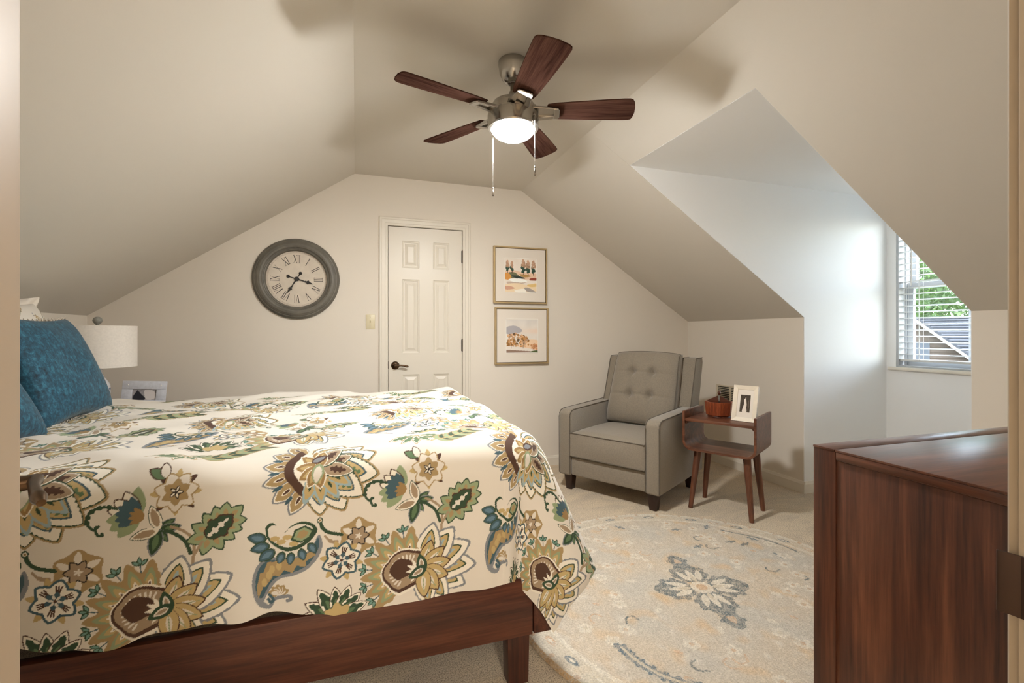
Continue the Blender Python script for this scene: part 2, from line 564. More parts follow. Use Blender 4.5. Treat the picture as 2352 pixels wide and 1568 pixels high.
# strike plate on the right jamb, hinge on the left jamb
sp = MB()
sp.box(JR - .0025, JR, YF - .036, YF - .001, .897, .957)
for z0, z1 in ((.897, .957),):
    g = [(JR - .0025, YF - .004), (JR - .0035, YF + .004), (JR - .006, YF + .009), (JR - .006, YF + .013), (JR - .004, YF + .014), (JR - .0035, YF + .010), (JR - .002, YF + .005), (JR, YF - .003)]
    sp.prism(g, 'z', z0, z1)
o = sp.build('strike_plate', 'bronze_dark', tr3, bevel=.0006); tag(o, 'dark bronze strike plate with curled lip')
h = MB().box(JL, JL + .002, YF - .03, YF - .001, 0.885, 0.99).lathe([(.006, .885), (.006, .99)], 12, Matrix.Translation((JL + .002, YF + .004, 0)))
tag(h.build('hinge', 'bronze_dark', tr3), 'dark bronze butt hinge')

# ------------------------------------------------------------------ doors
def panel_rings(x0, x1, z0, z1, y, sgn):
    prof = [(0, 0), (.005, .005), (.011, .006), (.015, .010), (.022, .010), (.044, .003), (.0465, .004)]
    vs = []; fs = []
    for ins, d in prof:
        vs += [(x0 + ins, y + sgn * d, z0 + ins), (x1 - ins, y + sgn * d, z0 + ins), (x1 - ins, y + sgn * d, z1 - ins), (x0 + ins, y + sgn * d, z1 - ins)]
    for i in range(len(prof) - 1):
        for k in range(4):
            fs.append((4 * i + k, 4 * i + (k + 1) % 4, 4 * i + 4 + (k + 1) % 4, 4 * i + 4 + k))
    b = 4 * (len(prof) - 1)
    fs.append((b, b + 1, b + 2, b + 3))
    return MB().add(vs, fs)

def six_panel(root, W, H, xs, zs, thick):
    """slab in local coordinates: x 0..W, y 0 (face) .. thick, z 0..H; faces -y"""
    m = MB()
    m.box(0, W, .014, thick, 0, H)
    X = [0, xs[0], xs[1], xs[2], xs[3], W]
    for i in (0, 2, 4): m.box(X[i], X[i + 1], 0, .014, 0, H)
    Z = [0] + list(zs) + [H]
    for j in range(0, len(Z), 2):
        for i in (1, 3): m.box(X[i], X[i + 1], 0, .014, Z[j], Z[j + 1])
    m.build('slab', 'door_white', root, angle=20)
    for j in range(0, len(zs), 2):
        for i in (0, 2):
            panel_rings(xs[i], xs[i + 1], zs[j], zs[j + 1], 0, 1).build('panel', 'door_white', root, angle=12)

def lever_set(root, x, z, face_y, sgn_y, dirx):
    """rose + neck + lever; protrudes to face_y + sgn_y*..."""
    R = Matrix.Translation((x, face_y, z)) @ Matrix.Rotation(-sgn_y * math.pi / 2, 4, 'X')
    lv = MB().lathe([(.0, .0), (.033, .0), (.033, .004), (.029, .009), (.018, .013), (.012, .016), (.011, .04), (.0, .04)], 28, R)
    pts = []; rad = []
    for k in range(15):
        t = k / 14
        pts.append((x + dirx * (-.008 + .108 * t), face_y + sgn_y * (.045 - .004 * math.sin(math.pi * t)), z + .004 * math.sin(2.4 * t) - .012 * t * t))
        rad.append(.0105 - .0035 * math.sin(math.pi * min(1, t * 1.1)) if t < .9 else .0085 - .03 * (t - .9))
    lv.tube(pts, rad, 12)
    return tag(lv.build('lever_handle', 'bronze', root, angle=50), 'aged bronze lever handle on a round rose')

d1 = thing('door_1', 'closed cream six-panel closet door in the gable wall', 'door', (.244, YB + .004, .012))
d1['kind'] = 'structure'; del d1['category']
six_panel(d1, .599, 2.021, (.109, .246, .358, .492), (.20, .83, 1.003, 1.601, 1.693, 1.912), .035)
lever_set(d1, .054, .906, 0, -1, 1)
for z0 in (1.757, 1.015):
    m = MB().lathe([(.0, 0), (.0065, 0), (.0065, .098), (0, .098)], 10, Matrix.Translation((.602, -.008, z0)))
    m.box(.594, .6045, -.004, 0, z0, z0 + .098)
    for q in (0.0, .098): m.lathe([(0, -.006), (.005, -.003), (.0065, 0), (.005, .003), (0, .006)], 10, Matrix.Translation((.602, -.008, z0 + q)))
    tag(m.build('hinge', 'bronze_dark', d1), 'dark bronze hinge')
tag(MB().box(-.003, .001, -.001, .001, .88, .94).build('latch_plate', 'bronze_dark', d1), 'dark latch plate at the door edge')

d2 = thing('door_2', 'entry door swung open against the left, only its lever showing', 'door', (JL - .012, YF + .017, .012), (0, 0, math.radians(120.2)))
d2['kind'] = 'structure'; del d2['category']
# local x runs from hinge to latch, the face towards the bed side of the sightline is -y
six_panel(d2, .752, 2.03, (.115, .325, .427, .637), (.20, .83, 1.003, 1.601, 1.693, 1.912), .035)
lever_set(d2, .692, .932, 0, -1, -1)

# ------------------------------------------------------------------ window
win = thing('window_1', 'white double-hung dormer window with glass panes', 'window', (0, 0, 0))
win['kind'] = 'structure'; del win['category']
x0 = DX + .10
m = MB()
m.box(DX + .0, DX + .16, WY0, WY0 + .018, WZ0 + .012, WZ1 - .018).box(DX + .0, DX + .16, WY1 - .018, WY1, WZ0 + .012, WZ1 - .018).box(DX, DX + .16, WY0, WY1, WZ1 - .018, WZ1).box(DX + .0, DX + .16, WY0, WY1, WZ0, WZ0 + .012)
m.build('window_frame', 'vinyl_white', win, bevel=.002)
ZM = 1.545
def sash(xp, z0, z1, nm):
    a, b = WY0 + .03, WY1 - .03
    t = .042
    s = MB().box(xp, xp + .03, a, b, z0, z0 + t + .006).box(xp, xp + .03, a, b, z1 - t, z1).box(xp, xp + .03, a, a + t, z0 + t + .006, z1 - t).box(xp, xp + .03, b - t, b, z0 + t + .006, z1 - t)
    so = s.build(nm, 'vinyl_white', win, bevel=.003)
    MB().box(xp + .011, xp + .016, a + t, b - t, z0 + t, z1 - t).build('pane', 'window_glass', so)
    g = MB().box(xp + .009, xp + .018, (a + b) / 2 - .009, (a + b) / 2 + .009, z0 + t, z1 - t)
    g.build('muntin', 'vinyl_white', so)
m = MB()
for (ya, yb) in ((WY0 + .018, WY0 + .03), (WY1 - .03, WY1 - .018)): m.box(x0 - .03, x0 + .055, ya, yb, WZ0 + .012, WZ1 - .018)
m.build('sash_track', 'vinyl_white', win)
sash(x0 - .02, WZ0 + .012, ZM + .022, 'lower_sash')
sash(x0 + .015, ZM - .022, WZ1 - .018, 'upper_sash')
st = MB().box(DX - .03, DX + .08, WY0 - .045, WY1 + .045, WZ0 - .024, WZ0)
st.build('window_sill', 'trim_white', win, bevel=.004)

# blind
bl = thing('window_blind', 'white open slatted blind hanging in the dormer window', 'blind', (DX + .035, 2.1, WZ0))
BW = .40
MB().box(-.028, .028, -BW, BW, 1.135, 1.19).build('head_rail', 'blind_white', bl, bevel=.003)
sl = MB()
sl.prism([(-.025, -.001), (-.012, .0012), (0, .002), (.012, .0012), (.025, -.001), (.025, .0015), (.012, .0037), (0, .0045), (-.012, .0037), (-.025, .0015)], 'y', -BW, BW)
slm = sl.mesh(angle=30)
z = .098
while z < 1.12:
    s_ = link('slat', slm, None if len(slm.materials) else 'blind_white', bl)
    s_.location.z = z; s_.rotation_euler.y = math.radians(4)
    z += .0465
MB().box(-.025, .025, -BW, BW, .045, .062).build('bottom_rail', 'blind_white', bl, bevel=.003)
for yy in (-.27, .27):
    c = MB()
    for xx in (-.026, .026): c.tube([(xx, yy, .05), (xx, yy, 1.14)], .0011, 5)
    c.tube([(0, yy + .012, .05), (0, yy + .012, 1.14)], .001, 5)
    c.build('ladder_cord', 'cord_white', bl)
MB().tube([(-.036, .31, 1.15), (-.04, .312, .62)], .0045, 8).build('tilt_wand', 'cord_white', bl)
c = MB()
for q in range(3): c.tube([(-.033, .36 - q * .012, 1.14), (-.034, .36 - q * .013, .28 + q * .04)], .0011, 5)
c.build('lift_cord', 'cord_white', bl)

# ------------------------------------------------------------------ outdoors
struct('ground', MB().box(4.6, 60, -40, 60, -3.2, -3.0), 'bounce_ground', label='lawn far below the window, unseen, toned to bounce daylight')
hr = thing('neighbour_house', 'tan sided house with grey shingle roof seen through the blind', 'house', (14.1, 7.95, -3.0), (0, 0, math.radians(-60.6)))
# local x = right in view, local y = away from us
gw = MB().prism([(-6, 0), (1.5, 0), (1.5, 2.67), (-2.2, 6.19), (-6, 2.67)], 'y', 0, 2.2)
gw.build('siding_wall', 'siding', hr)
for k in range(26):
    zz = 1.6 + k * .14
    xr = 1.5 if zz < 2.67 else 1.5 - (zz - 2.67) / (6.19 - 2.67) * 3.7
    b_ = MB().prism([(-.025, 0), (0, 0), (0, .13)], 'x', -5.0, xr - .04)
    q_ = b_.build('siding_board', 'siding', hr); q_.location.z = zz
rk = MB().prism([(-2.2, 6.2), (1.75, 2.44), (1.75, 2.53), (-2.2, 6.29)], 'y', -.3, -.2)
rk.prism([(-2.2, 6.2), (-6.3, 2.3), (-6.3, 2.39), (-2.2, 6.29)], 'y', -.3, -.2)
rk.build('rake_board', 'house_trim', hr)
rf = MB().prism([(-2.2, 6.29), (1.8, 2.49), (1.8, 2.55), (-2.2, 6.36)], 'y', -.3, 2.2).prism([(-2.2, 6.29), (-6.3, 2.39), (-6.3, 2.45), (-2.2, 6.36)], 'y', -.3, 2.2)
rf.build('gable_roof', 'shingle', hr)
mr = MB().prism([(.4, 3.1), (6.0, 4.75), (6.0, 4.6), (.4, 2.95)], 'x', -8, 12)
mr.prism([(6.0, 4.75), (12, 3.0), (12, 2.9), (6.0, 4.6)], 'x', -8, 12)
mro = mr.build('main_roof', 'shingle', hr)
for k in range(20):
    yy = .45 + k * .28
    c_ = MB().box(-2, 9, yy, yy + .27, 3.115 + (yy - .4) * .2946 + .0, 3.115 + (yy - .4) * .2946 + .03)
    c_.build('shingle_course', 'shingle', mro)
MB().box(1.5, 12, .9, 11.5, 0, 3.2).build('side_wall', 'siding', hr)
tag(MB().box(-.75, -.12, -.05, -.026, 2.2, 3.95).build('window_shutter', 'shutter', hr), 'dark window shutter')
MB().tube([(1.78, -.3, 2.45), (1.78, 2.0, 2.45)], .06, 8).build('gutter', 'house_trim', hr)

def tree(x, y, r, h, zc, mat, lab, seed):
    rs = np.random.default_rng(seed)
    t = thing('leafy_tree', lab, 'tree', (x, y, -3.0), group='trees outside the window')
    MB().tube([(0, 0, 0), (.1, .05, zc * .5), (-.05, .1, zc)], [.28, .2, .1], 8).build('trunk', 'bark', t)
    N = 15000
    d = rs.normal(size=(N, 3)); d /= np.linalg.norm(d, axis=1)[:, None]
    rr = (.35 + .65 * rs.random(N) ** .5)[:, None]
    lump = 1 + .22 * np.sin(d[:, :1] * 7 + seed) * np.cos(d[:, 1:2] * 6) + .12 * np.sin(d[:, 2:] * 11)
    c = d * rr * lump * np.array([r, r, h]) + np.array([0, 0, zc])
    a = rs.normal(size=(N, 3)); a /= np.linalg.norm(a, axis=1)[:, None]
    b = np.cross(a, rs.normal(size=(N, 3))); b /= np.linalg.norm(b, axis=1)[:, None]
    sz = (.07 + .09 * rs.random(N))[:, None]
    q = np.stack([c - a * sz, c + b * sz * .6, c + a * sz, c - b * sz * .6], 1).reshape(-1, 3)
    me = bpy.data.meshes.new('foliage')
    me.from_pydata(q.tolist(), [], np.arange(4 * N).reshape(-1, 4).tolist())
    tag(link('foliage', me, mat, t), kind='stuff')
tree(30, 15.0, 3.9, 5.0, 6.2, 'leaf_green', 'bright green tree straight behind the grey roof', 1)
tree(40, 25.0, 4.2, 6.0, 7.6, 'leaf_deep', 'dark green tree left of the bright one, beyond the roof', 2)
tree(25.5, 26.5, 3.6, 5.2, 6.6, 'leaf_green', 'pale green tree nearest the window jamb, beyond the roof', 3)
tree(41, 10.5, 4.2, 6.4, 8.0, 'leaf_deep', 'dark green tree farthest right beyond the roof', 4)


# ------------------------------------------------------------------ painting helpers (prints on cloth, rug, art)
def L3(r, g, b):
    return np.array(lin(r, g, b)[:3])

class Painter:
    """paints flat colours on scattered points P (N,2)"""
    def __init__(s, x, y, col):
        s.x, s.y, s.c = x, y, col
    def sub(s, x0, x1, y0, y1):
        return np.nonzero((s.x > x0) & (s.x < x1) & (s.y > y0) & (s.y < y1))[0]
    def poly(s, pts, col):
        P = np.asarray(pts, float)
        idx = s.sub(P[:, 0].min(), P[:, 0].max(), P[:, 1].min(), P[:, 1].max())
        if len(idx) == 0: return
        x, y = s.x[idx], s.y[idx]
        ins = np.zeros(len(idx), bool)
        Q = np.roll(P, -1, 0)
        for (x1, y1), (x2, y2) in zip(P, Q):
            if y1 == y2: continue
            c = (y1 > y) != (y2 > y)
            ins ^= c & (x < (x2 - x1) * (y - y1) / (y2 - y1) + x1)
        s.c[idx[ins]] = col
    def stroke(s, pts, w, col):
        P = np.asarray(pts, float)
        W = np.full(len(P), w) if np.isscalar(w) else np.asarray(w, float)
        mw = W.max()
        idx = s.sub(P[:, 0].min() - mw, P[:, 0].max() + mw, P[:, 1].min() - mw, P[:, 1].max() + mw)
        if len(idx) == 0: return
        x, y = s.x[idx], s.y[idx]
        ins = np.zeros(len(idx), bool)
        for i in range(len(P) - 1):
            d = P[i + 1] - P[i]; l2 = d @ d + 1e-12
            t = np.clip(((x - P[i, 0]) * d[0] + (y - P[i, 1]) * d[1]) / l2, 0, 1)
            ins |= np.hypot(x - P[i, 0] - t * d[0], y - P[i, 1] - t * d[1]) < W[i] + (W[i + 1] - W[i]) * t
        s.c[idx[ins]] = col
    def blob(s, cx, cy, r, col, ry=None):
        t = np.linspace(0, 2 * np.pi, 20, endpoint=False)
        s.poly(np.stack([cx + r * np.cos(t), cy + (ry or r) * np.sin(t)], 1), col)

def spline(pts, n=6, closed=True):
    P = np.asarray(pts, float); out = []
    m = len(P)
    for i in range(m if closed else m - 1):
        p0 = P[(i - 1) % m] if closed else P[max(i - 1, 0)]
        p1 = P[i]; p2 = P[(i + 1) % m] if closed else P[i + 1]
        p3 = P[(i + 2) % m] if closed else P[min(i + 2, m - 1)]
        for k in range(n):
            t = k / n
            out.append(.5 * ((2 * p1) + (-p0 + p2) * t + (2 * p0 - 5 * p1 + 4 * p2 - p3) * t * t + (-p0 + 3 * p1 - 3 * p2 + p3) * t ** 3))
    if not closed: out.append(P[-1])
    return np.array(out)

def petal_pts(cx, cy, ang, r0, ln, wd, sharp=1.0, ser=0, sera=.0, n=16):
    """pointed petal outline starting r0 from the centre"""
    t = np.linspace(0, 1, n)
    prof = np.sin(np.pi * t ** .9) ** .68 * (1 - .2 * sharp * t) * wd
    if ser:
        prof = prof * (1 + sera * np.sign(np.sin(t * np.pi * ser)))
    s = r0 + ln * t
    up = np.stack([s, prof], 1); dn = np.stack([s[::-1], -prof[::-1]], 1)
    q = np.concatenate([up, dn])
    ca, sa = math.cos(ang), math.sin(ang)
    return np.stack([cx + q[:, 0] * ca - q[:, 1] * sa, cy + q[:, 0] * sa + q[:, 1] * ca], 1)

CREAM = L3(217, 211, 201); WHITE = L3(230, 225, 213)
TAN = L3(162, 139, 100); GOLD = L3(184, 162, 114); OCH = L3(150, 122, 80); TAUPE = L3(158, 138, 114)
DGREEN = L3(52, 74, 54); GREEN = L3(92, 116, 84); SAGE = L3(142, 156, 122)
TEAL = L3(66, 92, 102); BLUE = L3(96, 124, 142); LBLUE = L3(150, 174, 182); SLATE = L3(128, 132, 138)
BROWN = L3(78, 54, 42); DARK = L3(48, 42, 38)

# ---- duvet geometry: cloth coordinates (a, b) unrolled over a box
RR, ZT, BYF, BXF = 0.09, 0.82, 1.495, 0.545
def px_front(px, py):
    """photo position on the front drop -> cloth coordinates"""
    dx = (px - 1176) / F_PX
    X = math.sin(YAW) + dx * math.cos(YAW); Y = math.cos(YAW) - dx * math.sin(YAW)
    t = (BYF - RR) / Y
    z = CAM_H + t * (HORIZON - py) / F_PX
    e = RR * math.pi / 2 + (ZT - RR - z)
    return (X * t, BYF - e)
def c3(pts):   # crop used while studying the print: origin (500,1000), 2.76 x
    return np.array([px_front(500 + p[0] / 2.76, 1000 + p[1] / 2.76) for p in pts])

def motif_paisley(P, T):
    body = c3([(300, 602), (312, 572), (345, 556), (372, 580), (352, 606), (334, 600), (334, 625), (365, 640), (420, 620), (470, 572), (540, 547), (605, 562), (632, 600), (604, 650), (560, 692), (500, 727), (430, 738), (360, 708), (312, 660)])
    tail = c3([(640, 630), (664, 690), (640, 770), (570, 850), (480, 895), (400, 915), (350, 960), (300, 1040), (285, 1090), (335, 1106), (305, 1125), (250, 1104), (216, 1030), (212, 930), (245, 840), (310, 785), (400, 780), (500, 770), (590, 720)])
    P.poly(spline(T(tail)), SLATE)
    ti = c3([(634, 650), (642, 700), (615, 765), (560, 832), (470, 876), (390, 900), (330, 950), (275, 1050), (240, 1030), (232, 940), (262, 850), (320, 800), (400, 800), (500, 780), (590, 730)])
    P.poly(spline(T(ti)), TEAL)
    lf = c3([(600, 735), (622, 760), (560, 800), (556, 836), (500, 830), (470, 878), (420, 860), (385, 905), (350, 900), (310, 960), (290, 960), (248, 1060), (240, 985), (262, 890), (285, 880), (310, 815), (400, 800), (500, 780)])
    P.poly(T(lf), TAN)
    for q in ((340, 860), (320, 900), (385, 835), (290, 950)):
        c = T(c3([q]))[0]; P.blob(c[0], c[1], .007, GOLD, .012)
    P.poly(spline(T(body)), DGREEN)
    cen = body.mean(0)
    P.poly(spline(T(cen + (body - cen) * np.array([.88, .78]))), CREAM)
    for q in ((400, 680), (440, 650), (480, 690), (360, 660)):
        c = T(c3([q]))[0]; P.blob(c[0], c[1], .012, GOLD, .007)
    inn = c3([(460, 668), (488, 600), (555, 572), (612, 600), (585, 650), (525, 686)])
    P.poly(T(inn), DGREEN); ci = inn.mean(0)
    P.poly(T(ci + (inn - ci) * .78), SAGE); P.poly(T(ci + (inn - ci) * .5), TAN)
    for k, (q, an) in enumerate((((300, 665), 165), ((320, 705), 190), ((352, 735), 215), ((410, 748), 250), ((465, 752), 262), ((525, 728), 285), ((580, 690), 300))):
        c = c3([q])[0]; L = .05 if k < 3 else .036
        pt = petal_pts(c[0], c[1], math.radians(an), -.004, L, L * .36)
        P.poly(T(pt), DGREEN)
        P.poly(T(petal_pts(c[0], c[1], math.radians(an), .001, L * .84, L * .28)), TEAL)
        P.poly(T(petal_pts(c[0], c[1], math.radians(an), .006, L * .6, L * .15)), BLUE)
    fl = c3([(382, 1020)])[0]
    for an in (20, 60, 95, 130, 165):
        P.poly(T(petal_pts(fl[0], fl[1], math.radians(an), 0, .028, .011)), TAN)
        P.poly(T(petal_pts(fl[0], fl[1], math.radians(an), 0, .02, .007)), CREAM)
    P.stroke(T(spline(c3([(270, 1085), (320, 1110), (350, 1060), (400, 1040), (450, 1030), (460, 1050), (440, 1060)]), 4, False)), .005, SLATE)
    P.stroke(T(spline(c3([(320, 1030), (345, 1060), (330, 1080), (315, 1060)]), 4, False)), .004, TEAL)

def star6(P, T, c, r, outer, ring, petal, dot, rot=0.0, n=6):
    for k in range(n):
        an = rot + 2 * math.pi * k / n
        P.poly(T(petal_pts(c[0], c[1], an, 0, r, r * .46)), outer)
    for k in range(n):
        an = rot + 2 * math.pi * k / n
        P.poly(T(petal_pts(c[0], c[1], an, 0, r * .88, r * .36)), ring)
    for k in range(n):
        an = rot + 2 * math.pi * k / n
        P.poly(T(petal_pts(c[0], c[1], an, 0, r * .72, r * .2)), petal)
        for q in (-.16, 0, .16):
            a = T(np.array([[c[0] + r * .3 * math.cos(an + q), c[1] + r * .3 * math.sin(an + q)], [c[0] + r * .66 * math.cos(an + q), c[1] + r * .66 * math.sin(an + q)]]))
            P.stroke(a, .0018, BROWN)
    for k in range(n):
        an = rot + 2 * math.pi * (k + .0) / n
        P.poly(T(petal_pts(c[0], c[1], an, 0, r * .42, r * .15)), dot)
    q = T(np.array([c]))[0]
    for k in range(n):
        an = rot + 2 * math.pi * (k + .5) / n
        P.poly(T(petal_pts(c[0], c[1], an, r * .06, r * .24, r * .06)), CREAM)
    P.blob(q[0], q[1], r * .07, BROWN)

def motif_twins(P, T):
    c = c3([(893, 638)])[0]; r = .056
    for k in range(6): P.poly(T(petal_pts(c[0], c[1], .5 + k * math.pi / 3, 0, r * 1.0, r * .58, ser=9, sera=.06)), TAN)
    for k in range(6): P.poly(T(petal_pts(c[0], c[1], .5 + k * math.pi / 3, .018, r * .58, r * .16)), CREAM)
    for k in range(6): P.poly(T(petal_pts(c[0], c[1], k * math.pi / 3, 0, r * .56, r * .22)), DARK)
    for k in range(6): P.poly(T(petal_pts(c[0], c[1], k * math.pi / 3, .003, r * .44, r * .16)), TAUPE)
    for k in range(5): P.poly(T(petal_pts(c[0], c[1], k * 1.257, 0, r * .18, r * .05)), CREAM)
    P.stroke(T(spline(c3([(648, 530), (660, 580), (700, 615), (785, 630)]), 5, False)), .0048, DGREEN)
    P.stroke(T(spline(c3([(680, 640), (710, 670), (750, 680)]), 5, False)), [.003] * 5 + [.005] * 5 + [.007], TAUPE)
    q = T(c3([(648, 540)]))[0]; P.blob(q[0], q[1], .008, DGREEN); P.blob(q[0], q[1], .005, WHITE); P.blob(q[0], q[1], .003, OCH)
    c = c3([(785, 795)])[0]
    for k in range(6): P.poly(T(petal_pts(c[0], c[1], .8 + k * math.pi / 3, .03, .03, .009)), GOLD)
    star6(P, T, c, .055, TEAL, WHITE, WHITE, TEAL, .27)

def motif_lotus(P, T, C=None):
    # centre of the lotus ~ crop (1290, 880)
    c = np.array(c3([(1300, 850)])[0]) if C is None else np.array(C)
    for an, L in ((-28, .15), (-2, .165), (24, .16), (50, .15), (76, .14), (-55, .135), (-80, .12), (200, .06)):
        a = math.radians(an)
        P.poly(T(petal_pts(c[0], c[1], a, 0, L, L * .32, ser=15, sera=.04, n=40)), SLATE)
        P.poly(T(petal_pts(c[0], c[1], a, 0, L * .95, L * .285)), WHITE)
        P.poly(T(petal_pts(c[0], c[1], a, .02, L * .70, L * .17)), DGREEN)
        P.poly(T(petal_pts(c[0], c[1], a, .02, L * .66, L * .15)), GOLD)
        P.poly(T(petal_pts(c[0], c[1], a, .05, L * .36, L * .055)), LBLUE)
    l = c + np.array([-.045, .002])
    for an in (84, 108, 134, 158, 182, 206, 228):
        a = math.radians(an)
        P.poly(T(petal_pts(l[0], l[1], a, .02, .112, .026, ser=7, sera=.10, n=30)), TAN)
        P.poly(T(petal_pts(l[0], l[1], a, .03, .082, .016)), SAGE)
        P.poly(T(petal_pts(l[0], l[1], a, .045, .052, .0115)), GOLD)
        P.poly(T(petal_pts(l[0], l[1], a, .05, .032, .0058)), WHITE)
        P.poly(T(petal_pts(l[0], l[1], a, .054, .022, .0035)), BROWN)
    for an in (96, 121, 146, 170, 194, 217):
        a = math.radians(an)
        p = l + .118 * np.array([math.cos(a), math.sin(a)])
        P.stroke(T(np.array([l + .1 * np.array([math.cos(a), math.sin(a)]), p])), .0014, TEAL)
        for dd in (-.9, 0, .9):
            P.poly(T(petal_pts(p[0], p[1], a + dd, .001, .022, .0062)), DGREEN)
            P.poly(T(petal_pts(p[0], p[1], a + dd, .004, .015, .0036)), L3(112, 150, 140))
    sc = [(l[0] + .066 * math.cos(t) * (1 + .09 * abs(math.sin(t * 2.5))), l[1] + .06 * math.sin(t) * (1 + .09 * abs(math.sin(t * 2.5)))) for t in np.linspace(.9, 4.4, 40)] + [(c[0] + .01, c[1] - .03), (c[0] + .015, c[1] + .03)]
    sc = np.array(sc); ce = sc.mean(0)
    P.poly(T(ce + (sc - ce) * 1.10), WHITE); P.poly(T(sc), BROWN); P.poly(T(ce + (sc - ce) * .86), TAUPE)
    for t in np.linspace(1.15, 4.15, 14):
        q = np.array([[l[0] + .036 * math.cos(t), l[1] + .034 * math.sin(t)], [l[0] + .05 * math.cos(t), l[1] + .047 * math.sin(t)]])
        P.stroke(T(q), .0024, CREAM)
    P.poly(T(ce + (sc - ce) * .5), BROWN)
    for an in (120, 150, 180, 210, 235):
        P.poly(T(petal_pts(c[0] - .012, c[1], math.radians(an), .0, .038, .0058)), WHITE)
    for an in (72, 40, 8, -24, -56, -86):
        a = math.radians(an)
        P.poly(T(petal_pts(c[0], c[1], a, 0, .088, .026)), BROWN)
        P.poly(T(petal_pts(c[0], c[1], a, 0, .083, .0235)), GOLD)
        P.poly(T(petal_pts(c[0], c[1], a, .02, .045, .008)), CREAM)
        P.stroke(T(np.array([c + .02 * np.array([math.cos(a), math.sin(a)]), c + .07 * np.array([math.cos(a), math.sin(a)])])), .0014, SAGE)
    for an in (100, 205):
        a = math.radians(an)
        P.poly(T(petal_pts(c[0], c[1], a, -.015, .062, .018)), DGREEN)
        P.poly(T(petal_pts(c[0], c[1], a, -.002, .036, .009)), CREAM)
        P.poly(T(petal_pts(c[0], c[1], a, .001, .028, .005)), TAUPE)

def motif_dahlia(P, T, c=(-.10, 1.425)):
    c = np.array(c)
    for an, L in ((66, .15), (40, .16), (-88, .14), (-62, .15), (14, .165), (-12, .17), (-38, .155)):
        a = math.radians(an)
        P.poly(T(petal_pts(c[0], c[1], a, 0, L, L * .33, ser=17, sera=.03, n=40)), TAN)
        P.poly(T(petal_pts(c[0], c[1], a, 0, L * .965, L * .305)), DGREEN)
        P.poly(T(petal_pts(c[0], c[1], a, 0, L * .94, L * .285, ser=25, sera=.045, n=52)), WHITE)
        P.poly(T(petal_pts(c[0], c[1], a, 0, L * .78, L * .225)), TEAL)
        P.poly(T(petal_pts(c[0], c[1], a, 0, L * .74, L * .20)), GOLD)
        P.poly(T(petal_pts(c[0], c[1], a, .04, L * .45, L * .08, ser=9, sera=.4, n=30)), GREEN)
    for an in (150, 172, 196, 218, 240, 128):
        a = math.radians(an)
        P.poly(T(petal_pts(c[0], c[1], a, .06, .088, .027, n=20)), SLATE)
        P.poly(T(petal_pts(c[0], c[1], a, .06, .082, .023)), WHITE)
        P.poly(T(petal_pts(c[0], c[1], a, .06, .078, .020, ser=6, sera=.08, n=24)), TAN)
        P.poly(T(petal_pts(c[0], c[1], a, .088, .03, .006)), WHITE)
        P.poly(T(petal_pts(c[0], c[1], a, .09, .024, .004)), BROWN)
    for an in (161, 184, 207, 229):
        a = math.radians(an)
        P.poly(T(petal_pts(c[0], c[1], a, .10, .03, .006)), TEAL)
    br = np.array([(c[0] + .082 * math.cos(t) * (1 + .1 * abs(math.sin(2.5 * t))), c[1] + .082 * math.sin(t) * (1 + .1 * abs(math.sin(2.5 * t)))) for t in np.linspace(2.2, 4.4, 30)] + [tuple(c)])
    P.poly(T(br), BROWN); ce = c
    P.poly(T(ce + (br - ce) * .72), WHITE)
    for an in (250, 275, 300, 325):
        a = math.radians(an)
        P.poly(T(petal_pts(c[0], c[1], a, .02, .088, .019, ser=7, sera=.06, n=24)), LBLUE)
        P.poly(T(petal_pts(c[0], c[1], a, .02, .076, .015)), GOLD)
        P.poly(T(petal_pts(c[0], c[1], a, .05, .022, .004)), DGREEN)
    for an in (20, -12, 52):
        a = math.radians(an)
        P.poly(T(petal_pts(c[0], c[1], a, 0, .098, .028)), DGREEN)
        P.poly(T(petal_pts(c[0], c[1], a, .004, .09, .024)), WHITE)
        P.poly(T(petal_pts(c[0], c[1], a, .006, .085, .021)), TAUPE)
        P.poly(T(petal_pts(c[0], c[1], a, .03, .045, .010, ser=7, sera=.25, n=24)), BROWN)
    for an in (100, 140, 180, 215, 245, 275, 80):
        a = math.radians(an)
        P.poly(T(petal_pts(c[0], c[1], a, 0, .064, .02)), WHITE)
        P.poly(T(petal_pts(c[0], c[1], a, 0, .06, .0175)), OCH)
        P.poly(T(petal_pts(c[0], c[1], a, .01, .04, .008)), GOLD)
    P.poly(T(petal_pts(c[0], c[1], math.radians(262), -.012, .062, .018)), SAGE)
    P.poly(T(petal_pts(c[0], c[1], math.radians(262), -.004, .05, .012)), CREAM)
    P.poly(T(petal_pts(c[0] - .02, c[1] + .016, math.radians(30), 0, .05, .014)), BROWN)
    P.poly(T(petal_pts(c[0] - .016, c[1] + .018, math.radians(30), 0, .036, .008)), SLATE)

